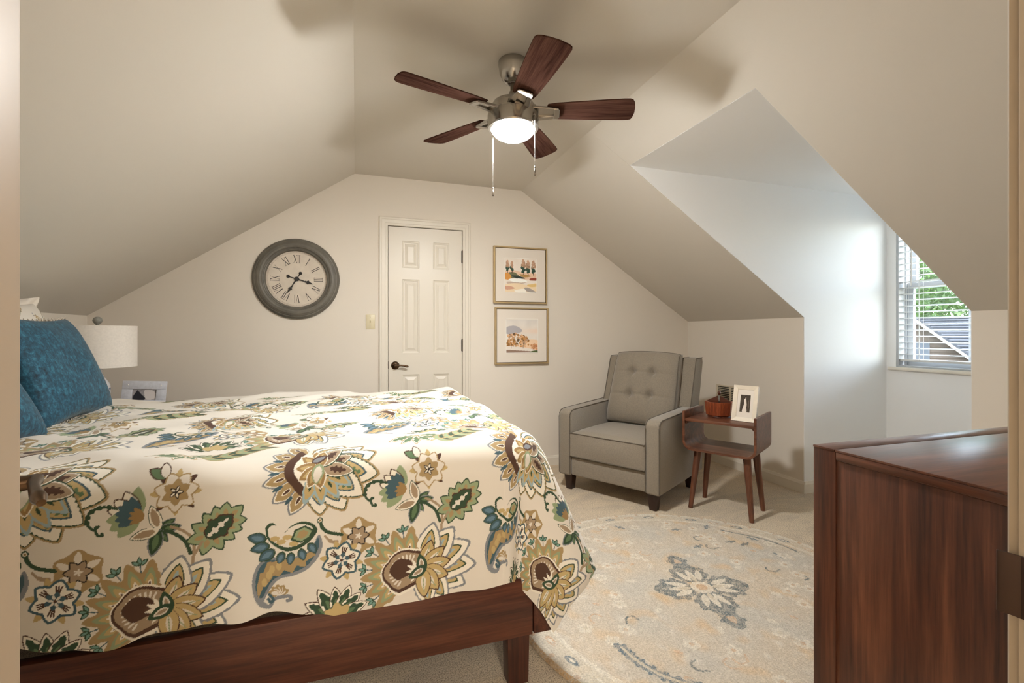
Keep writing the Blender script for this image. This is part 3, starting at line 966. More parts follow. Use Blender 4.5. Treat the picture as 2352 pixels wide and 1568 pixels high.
def motif_orchid(P, T):
    c = c3([(1170, 335)])[0]
    for an in (95, 118, 141, 164, 187, 208, 230):
        a = math.radians(an)
        P.poly(T(petal_pts(c[0], c[1], a, 0, .068, .02)), SAGE if an > 180 or an < 110 else BROWN)
        P.poly(T(petal_pts(c[0], c[1], a, 0, .064, .017)), SAGE if an > 180 or an < 110 else WHITE)
    for an in (110, 130, 150, 170, 190, 210):
        P.poly(T(petal_pts(c[0], c[1], math.radians(an), 0, .05, .014)), TEAL)
    for an in (130, 155, 180, 205):
        P.poly(T(petal_pts(c[0] + .012, c[1] - .006, math.radians(an), 0, .034, .008)), OCH)
    g = c3([(1265, 415)])[0]
    for an, L in ((35, .045), (5, .05), (-60, .04), (-105, .07)):
        P.poly(T(petal_pts(g[0], g[1], math.radians(an), 0, L, L * .27)), SLATE)
        P.poly(T(petal_pts(g[0], g[1], math.radians(an), 0, L * .93, L * .22)), DGREEN)
        P.poly(T(petal_pts(g[0], g[1], math.radians(an), .012, L * .6, L * .11)), GREEN)
    for an in (105, 195):
        P.poly(T(petal_pts(g[0], g[1], math.radians(an), 0, .066, .016)), DGREEN)
        P.poly(T(petal_pts(g[0], g[1], math.radians(an), 0, .063, .014)), WHITE)
        P.poly(T(petal_pts(g[0], g[1], math.radians(an), .008, .05, .0098)), TAUPE)
    P.stroke(T(spline(c3([(1295, 420), (1340, 440), (1385, 480), (1410, 545)]), 5, False)), .0045, DGREEN)
    P.stroke(T(spline(c3([(1320, 400), (1370, 420), (1420, 470), (1425, 560)]), 5, False)), .0035, TAUPE)
    P.stroke(T(spline(c3([(1070, 300), (1010, 290), (950, 315), (930, 370), (960, 412), (985, 395), (970, 405), (980, 440), (1003, 445), (1000, 435)]), 5, False)), .0032, DGREEN)
    for q in ((1035, 292), (990, 295), (955, 315), (938, 345), (933, 375)):
        w = T(c3([q]))[0]; P.blob(w[0], w[1], .006, DGREEN)
    # beige flower above
    f = np.array([.207, 1.388])
    for k in range(8): P.poly(T(petal_pts(f[0], f[1], k * .785, .03, .028, .008)), BROWN if k % 2 else GOLD)
    for k in range(7): P.poly(T(petal_pts(f[0], f[1], k * .8976 + .2, 0, .052, .021)), TAN)
    for k in range(7): P.poly(T(petal_pts(f[0], f[1], k * .8976 + .2, 0, .048, .018)), CREAM)
    for k in range(6): P.poly(T(petal_pts(f[0], f[1], k * 1.047 + .5, 0, .033, .013)), TAN)
    for k in range(5): P.poly(T(petal_pts(f[0], f[1], k * 1.257, 0, .017, .005)), DARK)
    for k in range(5): P.poly(T(petal_pts(f[0], f[1], k * 1.257, .003, .011, .0025)), WHITE)
    for an, L in ((150, .05), (105, .045)):
        b = f + np.array([-.028, .036])
        P.poly(T(petal_pts(b[0], b[1], math.radians(an), 0, L, L * .3)), BROWN)
        P.poly(T(petal_pts(b[0], b[1], math.radians(an), 0, L * .9, L * .24)), GREEN if an > 120 else CREAM)

def motif_leaf(P, T):
    # green petalled leaf flower, centre a=.30 b=1.285
    c = np.array([.302, 1.287]); ax = math.radians(42)
    u = np.array([math.cos(ax), math.sin(ax)])
    for k, (s, an) in enumerate(((.035, 0), (.025, 40), (.01, 62), (-.01, 80), (-.03, 105), (-.038, 150), (-.038, -150), (-.03, -105), (-.01, -80), (.01, -62), (.025, -40))):
        b = c + u * s * .7
        P.poly(T(petal_pts(b[0], b[1], ax + math.radians(an), 0, .055, .019)), DGREEN)
    for k, (s, an) in enumerate(((.035, 0), (.025, 40), (.01, 62), (-.01, 80), (-.03, 105), (-.038, 150), (-.038, -150), (-.03, -105), (-.01, -80), (.01, -62), (.025, -40))):
        b = c + u * s * .7
        P.poly(T(petal_pts(b[0], b[1], ax + math.radians(an), 0, .05, .0165)), SAGE)
        P.poly(T(petal_pts(b[0], b[1], ax + math.radians(an), .012, .024, .007)), TAN)
    b = c - u * .038
    P.poly(T(petal_pts(b[0], b[1], ax, 0, .085, .03, ser=6, sera=.1, n=24)), BROWN)
    P.poly(T(petal_pts(b[0], b[1], ax, .002, .078, .026, ser=6, sera=.1, n=24)), DGREEN)
    P.poly(T(petal_pts(b[0], b[1], ax, .004, .066, .007, ser=7, sera=.4, n=24)), CREAM)
    e = c - u * .05
    P.stroke(T(np.array([e, e - np.array([.02, .035]), e - np.array([.02, .06])])), .0035, TAUPE)

def motif_feather(P, T):
    # long leaf lying along the edge of the mattress and a green spray near the hem
    p0 = np.array([-.40, 1.50]); p1 = np.array([-.255, 1.60])
    d = (p1 - p0) / np.linalg.norm(p1 - p0); n = np.array([-d[1], d[0]])
    for k in range(8):
        q = p0 + (p1 - p0) * k / 8
        for s in (1, -1):
            an = math.atan2(*(d * .8 + n * s * .75)[::-1])
            P.poly(T(petal_pts(q[0], q[1], an, 0, .055, .015)), TAN)
            P.poly(T(petal_pts(q[0], q[1], an, .002, .047, .011)), DGREEN if k % 2 else SAGE)
    P.stroke(T(np.array([p0 - d * .02, p1 + d * .02])), [.003, .0015], GOLD)
    for q, an, L in (((.19, 1.56), 200, .10), ((.19, 1.56), 230, .09), ((.19, 1.56), 262, .085), ((.19, 1.56), 295, .085), ((.19, 1.56), 325, .09), ((.19, 1.56), 350, .09)):
        P.poly(T(petal_pts(q[0], q[1], math.radians(an), 0, L, L * .2)), TAN)
        P.poly(T(petal_pts(q[0], q[1], math.radians(an), .004, L * .9, L * .165)), WHITE)
        P.poly(T(petal_pts(q[0], q[1], math.radians(an), .01, L * .76, L * .13, ser=7, sera=.2, n=24)), GREEN)
    h = c3([(760, 1150)])[0]
    for an, L in ((172, .10), (150, .10), (122, .10), (95, .085), (68, .09), (42, .085), (18, .085)):
        P.poly(T(petal_pts(h[0], h[1], math.radians(an), 0, L, L * .24)), BROWN)
        P.poly(T(petal_pts(h[0], h[1], math.radians(an), 0, L * .96, L * .215)), WHITE)
        P.poly(T(petal_pts(h[0], h[1], math.radians(an), 0, L * .87, L * .18, ser=7, sera=.15, n=24)), DGREEN)
        P.poly(T(petal_pts(h[0], h[1], math.radians(an), .004, L * .55, L * .1)), GREEN)
    for an in (150, 95, 40): P.poly(T(petal_pts(h[0], h[1], math.radians(an), 0, .04, .016)), GOLD)

MOTIFS = (motif_feather, motif_dahlia, motif_orchid, motif_leaf, motif_paisley, motif_twins, motif_lotus)
PU, PV = .645, .62
def paint_fabric(a, b, rows=((-.62, .33), (0, 0), (.62, .29), (1.24, .05)), arange=(-4, 3)):
    col = np.tile(CREAM, (a.size, 1))
    af, bf = a.reshape(-1), b.reshape(-1)
    for dv, du in rows:
        for k in range(*arange):
            sh = np.array([du + k * PU, dv])
            idx = np.nonzero((af > sh[0] - .75) & (af < sh[0] + .75) & (bf > sh[1] + .80) & (bf < sh[1] + 1.80))[0]
            if len(idx) < 50: continue
            sub = col[idx]
            P = Painter(af[idx] - sh[0], bf[idx] - sh[1], sub)
            for mf in MOTIFS: mf(P, lambda q: np.asarray(q, float))
            col[idx] = sub
    return col.reshape(a.shape + (3,))

def build_duvet():
    nx, nf, nt_ = 1380, 400, 330
    A0, BEND = -1.52, 3.10
    u = np.linspace(0, 1, nx)
    s = np.concatenate([np.linspace(0, .36, nf), np.linspace(.36, 1, nt_ + 1)[1:] ** 1.0])
    ny = len(s)
    U, S = np.meshgrid(u, s)
    # hems: scalloped, lower towards the foot
    anom = A0 + (BXF + .50 - A0) * u
    e_front = .435 + (anom + 1.0) * .055 + .012 * np.sin(anom * 9.0 + .6) + .008 * np.sin(anom * 21 + 1) + .005 * np.sin(anom * 43)
    e_front = np.minimum(e_front, .495)
    bmin = BYF - e_front
    e_foot = .43 + .015 * np.sin(S[:, 0] * 30) + .008 * np.sin(S[:, 0] * 71)
    A = A0 + (BXF + e_foot[:, None] - A0) * U
    B = bmin[None, :] + (BEND - bmin[None, :]) * S
    # nearest point of the mattress rectangle
    RC = .10
    CX = np.clip(A, -9, BXF); CY = np.clip(B, BYF, 2.96)
    cz = (A > BXF - RC) & (B < BYF + RC)                                  # rounded near foot corner
    CX = np.where(cz, BXF - RC, CX); CY = np.where(cz, BYF + RC, CY)
    dx, dy = A - CX, B - CY
    dd = np.hypot(dx, dy)
    es = np.maximum(dd, 1e-9)
    nxv, nyv = dx / es, dy / es
    e = np.where(cz, np.maximum(dd - RC, 0), dd)
    inset = np.where(cz, np.minimum(dd, RC), 0)
    th = np.degrees(np.arctan2(np.maximum(dx, 0), np.maximum(-dy, 0)))      # 0 front .. 90 foot
    ang = np.minimum(e / RR, math.pi / 2)
    rho = RR * np.sin(ang)
    z = ZT - RR * (1 - np.cos(ang)) - np.maximum(e - RR * math.pi / 2, 0)
    drop = np.clip((e - .10) / .40, 0, 1.4)
    corner = cz & (dx > 1e-6) & (dy < -1e-6)
    foot = (dx > 1e-6) & ~corner
    front = (dy < -1e-6) & ~corner & (B < 2)
    w = np.where(front, 0, np.where(foot, 90, th))
    fl = np.where(e > 0, .165 * np.exp(-((w - 58) / 21.) ** 2) * np.minimum(drop, np.maximum(1.9 - drop, 0) * 1.15) - .034 * np.exp(-((w - 20) / 10.) ** 2) * drop - .010 * np.exp(-(w / 12.) ** 2) * drop + .03 * np.clip((w - 30) / 60., 0, 1) * drop, 0)
    # soft folds of the hanging cloth
    fold = np.where(front, .007 * np.sin(A * 10.5 + 1.2) + .004 * np.sin(A * 23 + B * 4) + .016 * np.exp(-((A - .36) / .08) ** 2) - .010 * np.exp(-((A - .44) / .06) ** 2), 0) * drop
    fold += np.where(foot, .02 * np.sin(B * 13) + .01 * np.sin(B * 29), 0) * drop
    rho = rho + fl + fold
    X = CX + nxv * (rho + inset); Y = CY + nyv * (rho + inset)
    # top: loft and wrinkles
    top = np.clip(1 - e / .12, 0, 1)
    wr = .007 * np.sin(A * 6.1 + B * 3.2 + np.sin(B * 5)) + .006 * np.sin(B * 9.3 - A * 2.7 + 2 * np.sin(A * 3.1)) + .0035 * np.sin(A * 19 + 3 * np.sin(B * 8)) + .003 * np.sin(B * 31 + 2.2 * np.sin(A * 7.0)) + .006 * np.maximum(0, np.sin(B * 15 + A * 5 + 2.5 * np.sin(A * 2.3 + B))) ** 3 + .004 * np.maximum(0, np.sin(A * 17 - B * 9 + 2 * np.sin(B * 3.7))) ** 4
    z = z + top * (wr + .012 * np.sin(np.clip((B - 1.5) / 1.46, 0, 1) * math.pi) - .012 * np.clip((-A - .2), 0, 1.3) * 0)
    # wrinkles down the drop (diagonal pulls)
    Y = Y + np.where(front, .0035 * np.sin(A * 31 + B * 17) * np.sin(A * 3.3), 0) * drop
    hang = np.clip((e - .14) / .3, 0, 1)
    z = z + hang * np.where(corner, .02 * np.sin(w / 90. * math.pi), 0)
    z = np.maximum(z, .02)
    col = paint_fabric(A, B)
    pos = np.stack([X, Y, z], -1)
    o = colour_grid('duvet', 'duvet_print', nx, ny, pos, col)
    return tag(o, 'cream duvet with large green and gold floral print spread over the bed', 'duvet')
build_duvet()

# ------------------------------------------------------------------ bed
bed = thing('platform_bed', 'dark brown wooden platform bed under the floral duvet', 'bed', (0, 0, 0))
MB().box(-1.60, .552, 1.44, 1.475, .182, .372).build('side_rail', 'bed_wood_x', bed, bevel=.003)
MB().box(-1.60, .552, 2.99, 3.025, .182, .372).build('side_rail', 'bed_wood_x', bed, bevel=.003)
MB().box(.556, .622, 1.44, 3.025, .182, .372).build('foot_rail', 'bed_wood_y', bed, bevel=.004)
for (lx, ly) in ((.515, 1.475), (.515, 2.93), (-1.5, 1.475), (-1.5, 2.93)):
    MB().prism([(lx - .04, .22), (lx + .04, .22), (lx + .035, 0), (lx - .035, 0)], 'y', ly, ly + .06).build('leg', 'bed_wood_z', bed, bevel=.003)
MB().box(-1.67, -1.605, 1.44, 3.025, .18, 1.02).build('headboard', 'bed_wood_y', bed, bevel=.006)
slat = MB().box(-.04, .04, 1.475, 2.99, .40, .42).mesh()
for k in range(12):
    s_ = link('slat', slat, None if len(slat.materials) else 'bed_wood_y', bed); s_.location.x = -1.5 + k * .175

# ------------------------------------------------------------------ pillows
def pillow_fn(W, H, T, seed=0):
    def f(u, v, side):
        x = (u - .5) * 2; y = (v - .5) * 2
        edge = max(0.0, (1 - abs(x) ** 2.6)) * max(0.0, (1 - abs(y) ** 2.6))
        th = T * edge ** .42 * .5
        pin = 1 - .11 * (1 - abs(y) ** 1.5) * (abs(x) ** 3)
        pin2 = 1 - .11 * (1 - abs(x) ** 1.5) * (abs(y) ** 3)
        wr = .004 * math.sin(x * 5 + seed) * math.sin(y * 6 + seed * 2) * edge
        return (x * W / 2 * pin, y * H / 2 * pin2, side * (th + wr))
    return f

def pillow_mesh(W, H, T, n=36, seed=0):
    f = pillow_fn(W, H, T, seed)
    m = MB()
    m.grid(lambda u, v: f(u, v, 1), n, n)
    m.grid(lambda u, v: f(1 - u, v, -1), n, n)
    return m.mesh(weld=True, angle=80)

def rot_for(xdir, ydir):
    x = Vector(xdir).normalized(); y = Vector(ydir); y = (y - x * y.dot(x)).normalized(); z = x.cross(y)
    return Matrix((x, y, z)).transposed().to_euler()

def teal_pillow(loc, rot, W, H, lab):
    t = thing('throw_pillow', lab, 'pillow', loc, rot, 'teal throw pillows on the bed')
    link('cover', pillow_mesh(W, H, .17, seed=loc[1]), 'teal_chenille', t)
    f = pillow_fn(W, H, .17)
    pts = []
    N = 84
    for k in range(4 * N):
        q = k / N; s_ = int(q); r_ = q - s_
        u, v = ((r_, 0), (1, r_), (1 - r_, 1), (0, 1 - r_))[s_]
        x, y, z_ = f(u, v, 1)
        d = Vector((x, y, 0)).normalized()
        off = .014 if k % 2 else -.006
        pts.append((x + d.x * off, y + d.y * off, .004 * (1 if k % 4 < 2 else -1)))
    MB().tube(pts, .0023, 5, closed=True).build('blanket_stitch', 'thread', t)
    return t
lean = (-.38, 0, .925)
teal_pillow((-1.155, 2.36, 1.025), rot_for((0, 1, 0), lean), .54, .46, 'teal chenille throw pillow standing next to the drum lamp')
teal_pillow((-1.13, 1.795, 1.005), rot_for((.05, 1, 0), (-.5, 0, .87)), .50, .44, 'teal chenille throw pillow nearest the entry doorway')
def sham(loc, rot, lab, seed):
    n = 90
    f = pillow_fn(.72, .56, .2, seed)
    u = np.linspace(0, 1, n)
    UU, VV = np.meshgrid(u, u)
    pos = np.array([[f(a, b, 1) for a in u] for b in u])
    col = paint_fabric(UU * .72 - .3 + seed * .21, VV * .56 + 1.0 + seed * .05, ((0, 0),), (-1, 2))
    t = thing('pillow_sham', lab, 'pillow', loc, rot, 'floral pillow shams at the bed head')
    colour_grid('front', 'duvet_print', n, n, pos, col, t)
    posb = np.array([[f(1 - a, b, -1) for a in u] for b in u])
    colour_grid('back', 'duvet_print', n, n, posb, col, t)
    g = MB()
    N = 140; vs = []; fs = []
    for k in range(N):
        q = 4 * k / N; s_ = int(q); r_ = q - s_
        uu, vv = ((r_, 0), (1, r_), (1 - r_, 1), (0, 1 - r_))[s_]
        x, y, z_ = f(uu, vv, 1); d = Vector((x, y, 0)).normalized()
        wv = .013 * math.sin(k * .45 + seed) + .006 * math.sin(k * .83)
        vs += [(x * .99, y * .99, 0), (x + d.x * .045, y + d.y * .045, wv), (x + d.x * .045, y + d.y * .045, wv + .003), (x * .99, y * .99, .004)]
    for k in range(N):
        j = (k + 1) % N
        for q in range(4): fs.append((4 * k + q, 4 * k + (q + 1) % 4, 4 * j + (q + 1) % 4, 4 * j + q))
    fl = g.add(vs, fs).build('flange', 'mat_board', t, angle=80)
sham((-1.415, 2.55, 1.045), rot_for((0, 1, 0.02), (-.30, 0, .95)), 'cream floral sham pillow peeking over the far teal pillow', 1)
sham((-1.40, 1.70, 1.03), rot_for((0, 1, -.02), (-.35, 0, .93)), 'cream floral sham pillow behind the near teal pillow', 2)

# ------------------------------------------------------------------ nightstand, lamp, small frame
ns = thing('nightstand', 'brown wooden nightstand in the corner beyond the bed', 'nightstand', (-1.40, 3.46, 0))
MB().box(-.27, .27, -.24, .24, .18, .70).build('body', 'night_wood', ns, bevel=.004)
MB().box(-.28, .28, -.25, .25, .70, .72).build('top', 'night_wood', ns, bevel=.004)
for z0 in (.20, .45):
    d_ = MB().box(.27, .285, -.22, .22, z0, z0 + .23).build('drawer', 'night_wood', ns, bevel=.003)
    MB().lathe([(0, 0), (.012, .0), (.012, .012), (.016, .02), (0, .026)], 14, Matrix.Translation((.285, 0, z0 + .115)) @ Matrix.Rotation(math.pi / 2, 4, 'Y')).build('knob', 'bronze', d_)
for sx in (-.24, .24):
    for sy in (-.21, .21): MB().lathe([(.014, 0), (.02, .18)], 12, Matrix.Translation((sx, sy, 0))).build('leg', 'night_wood', ns)

lp = thing('table_lamp', 'table lamp with cream linen drum shade and grey ball finial', 'lamp', (-1.455, 3.41, .72))
MB().lathe([(0, 0), (.07, 0), (.07, .012), (.03, .02), (.045, .05), (.062, .10), (.058, .15), (.03, .20), (.022, .225), (.026, .235), (.02, .245), (0, .245)], 28).build('base', 'ceramic_white', lp, angle=60)
for k in range(8):
    an = k * math.pi / 4
    MB().lathe([(0, -.001), (.008, 0), (0, .001)], 8, Matrix.Translation((.0605 * math.cos(an), .0605 * math.sin(an), .125)) @ Matrix.Rotation(an, 4, 'Z') @ Matrix.Rotation(math.pi / 2, 4, 'Y')).build('blue_spot', 'ceramic_blue', lp)
MB().tube([(0, 0, .24), (0, 0, .30)], .007, 8).build('socket', 'nickel', lp)
hp = MB().tube([(0, 0, .28)] + [(.05 * math.sin(t) , 0, .29 + .2 * t / math.pi) for t in np.linspace(.1, math.pi, 10)], .002, 6)
hp.tube([(0, 0, .28)] + [(-.05 * math.sin(t), 0, .29 + .2 * t / math.pi) for t in np.linspace(.1, math.pi, 10)], .002, 6)
hp.build('harp', 'nickel', lp)
sh = MB().lathe([(.183, .255), (.186, .255), (.186, .262), (.1855, .262), (.1855, .492), (.186, .492), (.186, .499), (.183, .499), (.183, .255)], 64, close=False)
sh.build('shade', 'lamp_linen', lp, angle=50)
sp_ = MB()
for k in range(3):
    an = k * 2.094; sp_.tube([(0, 0, .49), (.184 * math.cos(an), .184 * math.sin(an), .492)], .002, 6)
sp_.build('spider', 'nickel', lp)
MB().lathe([(0, .488), (.008, .488), (.008, .505), (.012, .51), (.021, .52), (.024, .532), (.019, .545), (.008, .552), (0, .553)], 20).build('finial', 'finial_grey', lp, angle=60)

def art_panel(name, w, h, n, paint, parent, mtx):
    u = np.linspace(-w / 2, w / 2, n); v = np.linspace(-h / 2, h / 2, int(n * h / w))
    UU, VV = np.meshgrid(u, v)
    col = paint(UU / w + .5, VV / h + .5)
    pos = np.stack([UU, np.zeros_like(UU), VV], -1)
    o = colour_grid(name, 'art_print', len(u), len(v), pos, col, parent)
    o.matrix_local = mtx
    return o

def vnoise(x, y, sc, seed):
    r = np.random.default_rng(seed)
    out = np.zeros_like(x)
    for k in range(6):
        ax, ay, ph = r.normal() * sc, r.normal() * sc, r.random() * 6.28
        out += np.sin(ax * x + ay * y + ph + 1.3 * np.sin(ay * x - ax * y * .7 + ph * 2))
    return out / 6

def paint_photo_group(x, y):
    c = np.tile(L3(150, 146, 148), x.shape + (1,)) * (1 + .25 * vnoise(x, y, 9, 3))[..., None]
    P = Painter(x.reshape(-1), y.reshape(-1), c.reshape(-1, 3))
    P.poly(spline([(.05, .1), (.2, .85), (.35, .6), (.55, .2), (.45, .0)]), L3(40, 40, 48))
    P.poly(spline([(.5, .9), (.9, .8), (.95, .2), (.6, .1)]), L3(206, 200, 198))
    return P.c.reshape(c.shape)
fr = thing('photo_frame', 'small whitewashed photo frame standing behind the duvet edge', 'photo frame', (-1.215, 3.36, .7245), (math.radians(-10), math.radians(4), math.radians(12)))
FW, FH, FB = .215, .165, .05
m = MB()
m.box(-FW / 2, FW / 2, 0, .018, 0, FB).box(-FW / 2, FW / 2, 0, .018, FH - FB, FH).box(-FW / 2, -FW / 2 + FB, 0, .018, FB, FH - FB).box(FW / 2 - FB, FW / 2, 0, .018, FB, FH - FB)
m.build('frame', 'whitewash', fr, bevel=.002)
for sx in (-.08, .08):
    for sz in (.025, .14): MB().lathe([(0, 0), (.003, 0), (.002, .002), (0, .0025)], 8, Matrix.Translation((sx, 0, sz)) @ Matrix.Rotation(math.pi / 2, 4, 'X')).build('nail_head', 'white_paint', fr)
art_panel('photo', FW - 2 * FB + .004, FH - 2 * FB + .004, 50, paint_photo_group, fr, Matrix.Translation((0, .008, FH / 2)))

# ------------------------------------------------------------------ wall clock
ck = thing('wall_clock', 'large round grey framed clock with roman numerals on gable wall', 'clock', (-.423, YB, 1.584), (math.pi / 2, 0, 0))
prof = [(.295, .0), (.302, .006), (.302, .014), (.297, .019), (.293, .021), (.291, .026), (.285, .031), (.279, .032), (.276, .037), (.262, .044), (.247, .046), (.236, .043), (.229, .035), (.224, .033), (.221, .036), (.215, .034), (.211, .026), (.209, .014), (.209, .004)]
MB().lathe(prof, 96, close=False).build('frame', 'clock_wood', ck, angle=18)
MB().lathe([(0, .0), (.215, .0), (.215, .008), (0, .008)], 72).build('face', 'clock_paper', ck)
def numeral(txt):
    m = MB(); H2 = .031; x = 0; parts = []
    wI, wV = .012, .030
    tot = sum({'I': wI, 'V': wV, 'X': wV}[c] for c in txt)
    x = -tot / 2
    def bar(xa, za, xb, zb, t):
        d = Vector((xb - xa, zb - za)); n = Vector((-d.y, d.x)).normalized() * t / 2
        m.prism([(xa + n.x, za + n.y), (xa - n.x, za - n.y), (xb - n.x, zb - n.y), (xb + n.x, zb + n.y)], 'z', .0082, .0092)
    for c in txt:
        if c == 'I':
            cx = x + wI / 2
            bar(cx, -H2, cx, H2, .0042); bar(cx - .006, H2, cx + .006, H2, .0018); bar(cx - .006, -H2, cx + .006, -H2, .0018); x += wI
        elif c == 'V':
            bar(x + .004, H2, x + .015, -H2, .0046); bar(x + .026, H2, x + .015, -H2, .0018)
            bar(x, H2, x + .009, H2, .0018); bar(x + .021, H2, x + .03, H2, .0018); x += wV
        else:
            bar(x + .004, H2, x + .026, -H2, .0046); bar(x + .026, H2, x + .004, -H2, .0018)
            for zz in (H2, -H2): bar(x, zz, x + .009, zz, .0018); bar(x + .021, zz, x + .03, zz, .0018)
            x += wV
    return m
for k, t in enumerate(('XII', 'I', 'II', 'III', 'IV', 'V', 'VI', 'VII', 'VIII', 'IX', 'X', 'XI')):
    an = -k * math.pi / 6
    o = numeral(t).build('numeral', 'clock_ink', ck)
    o.matrix_local = Matrix.Rotation(an, 4, 'Z') @ Matrix.Translation((0, .150, 0)) @ Matrix.Scale(.95, 4)
m = MB()
for k in range(60):
    if k % 5 == 0 or k % 2: continue
m2 = MB()
for r in (.197, .2035):
    m2.lathe([(r - .0006, .0081), (r + .0006, .0081), (r + .0006, .0084), (r - .0006, .0084), (r - .0006, .0081)], 72, close=False)
for k in range(60): m2.box(-.0005, .0005, .197, .2035, .0081, .0084, Matrix.Rotation(k * math.pi / 30, 4, 'Z'))
m2.build('minute_track', plain('clock_track', (158, 140, 124), .8), ck)
def hand(L, wd, tail, z):
    prof = [(0, wd * .45), (.25 * L, wd * .3), (.5 * L, wd * .2), (.54 * L, wd * .5), (.58 * L, wd * .25), (.62 * L, wd * .5), (.70 * L, wd * 1.0), (.78 * L, wd * .5), (L, wd * .06)]
    pts = [(w_, y_) for y_, w_ in prof] + [(-w_, y_) for y_, w_ in prof[::-1]]
    m = MB().prism(pts, 'z', z, z + .002)
    m.box(-wd * .2, wd * .2, -tail, 0, z, z + .002)
    m.lathe([(.012, z), (.012, z + .002)], 20, Matrix.Translation((0, -tail, 0)))
    m.lathe([(.017, z), (.015, z + .003)], 20)
    return m
o = hand(.115, .016, .062, .012).build('hour_hand', 'clock_ink', ck); o.rotation_euler.z = math.radians(-107)
o = hand(.125, .015, .050, .016).build('minute_hand', 'clock_ink', ck); o.rotation_euler.z = math.radians(-211)

# ------------------------------------------------------------------ framed prints
def paint_trees(x, y):
    c = np.tile(L3(232, 222, 210), x.shape + (1,))
    c = c * (1 + .06 * vnoise(x, y, 8, 5))[..., None]
    P = Painter(x.reshape(-1), y.reshape(-1), c.reshape(-1, 3))
    hill = lambda pts, col: P.poly(spline(pts), col)
    hill([(0, .62), (.3, .66), (.6, .6), (1, .58), (1, .42), (0, .42)], L3(228, 196, 168))
    hill([(.1, .58), (.3, .6), (.45, .5), (.62, .44), (.3, .42), (.15, .44)], L3(112, 112, 84))
    hill([(.2, .5), (.4, .5), (.64, .43), (.4, .42)], L3(52, 62, 58))
    hill([(.45, .55), (.7, .54), (.82, .5), (.6, .46)], L3(178, 140, 84))
    hill([(0, .56), (.12, .57), (.2, .46), (.12, .38), (0, .4)], L3(214, 152, 78))
    hill([(.82, .44), (1, .45), (1, .38), (.78, .38)], L3(148, 72, 54))
    hill([(.15, .4), (.5, .42), (.7, .34), (.4, .30), (.2, .33)], L3(246, 246, 240))
    hill([(.1, .32), (.5, .3), (.68, .32), (.5, .26), (.1, .25)], L3(196, 176, 160))
    hill([(0, .22), (.4, .28), (.75, .22), (1, .3), (1, .0), (0, 0)], L3(236, 214, 180))
    hill([(0, .18), (.2, .18), (.3, .12), (.1, .08), (0, .1)], L3(206, 160, 136))
    hill([(.6, .14), (.75, .15), (1, .02), (.95, 0), (.7, .04)], L3(168, 158, 152))
    hill([(.7, .24), (1, .27), (1, .2), (.8, .18)], L3(226, 194, 130))
    hill([(.3, .06), (.6, .12), (.66, 0), (.4, 0)], L3(244, 238, 226))
    for cx, y0, h, w in ((.08, .66, .27, .075), (.22, .66, .24, .075), (.58, .62, .36, .11), (.73, .62, .34, .10), (.9, .62, .34, .10)):
        P.poly([(cx - .006, y0 + .04), (cx + .006, y0 + .04), (cx + .01, y0 - .09), (cx - .01, y0 - .09)], L3(90, 60, 48))
        for k in range(26):
            t = k / 26
            q = L3(150 + 50 * t, 122 + 40 * t, 96 + 40 * t) if t > .4 else L3(44 + 60 * t, 72 + 40 * t, 58 + 40 * t)
            r_ = random.Random(k + int(cx * 100))
            ww = w * math.sin(math.pi * min(.98, .18 + .8 * t)) ** .8
            P.blob(cx + (r_.random() - .5) * ww * 1.2, y0 + h * t, .028, q * (.8 + .4 * r_.random()), .04)
    return P.c.reshape(c.shape)

def paint_autumn(x, y):
    base = np.tile(L3(226, 218, 208), x.shape + (1,))
    t = np.clip(y, 0, 1)[..., None]
    c = base * (1 - .1 * (vnoise(x, y, 7, 8))[..., None])
    c = c * (1 - .35 * np.clip((y - .8) / .3, 0, 1)[..., None]) + L3(206, 208, 212) * (.3 * np.clip((y - .8) / .3, 0, 1)[..., None])
    c = c + (np.exp(-((y - .66) / .08) ** 2) * np.clip(x * 1.4 - .3, 0, 1))[..., None] * (L3(236, 208, 186) - c) * .7
    P = Painter(x.reshape(-1), y.reshape(-1), c.reshape(-1, 3))
    P.poly(spline([(0, .76), (.2, .82), (.38, .78), (.5, .66), (.3, .58), (0, .58)]), L3(176, 172, 176))
    P.poly(spline([(.5, .36), (1, .38), (1, .1), (.4, .1)]), L3(238, 206, 172))
    r_ = random.Random(4)
    for k in range(150):
        a, b = r_.random(), r_.random()
        cx, cy = .02 + .68 * a, .20 + .42 * b * (1 - .6 * abs(a - .38))
        P.blob(cx, cy, .022 + .022 * r_.random(), [L3(150, 108, 62), L3(196, 140, 84), L3(222, 178, 136), L3(108, 84, 60), L3(184, 150, 120)][r_.randrange(5)], .03)
    for k in range(30):
        P.blob(.78 + .22 * r_.random(), .10 + .16 * r_.random(), .03, [L3(206, 150, 104), L3(226, 182, 146), L3(180, 120, 84)][r_.randrange(3)])
    P.poly(spline([(0, .2), (.3, .19), (.6, .16), (.9, .1), (1, .08), (1, 0), (0, 0)]), L3(232, 222, 212))
    P.poly(spline([(0, .10), (.4, .08), (.8, .05), (1, .03), (1, 0), (0, 0)]), L3(150, 124, 108))
    P.poly(spline([(.78, .05), (1, .08), (1, 0), (.75, 0)]), L3(84, 96, 56))
    for q in (.15, .53): P.stroke([(q, .14), (q + .01, .3)], .006, L3(74, 54, 44))
    return P.c.reshape(c.shape)

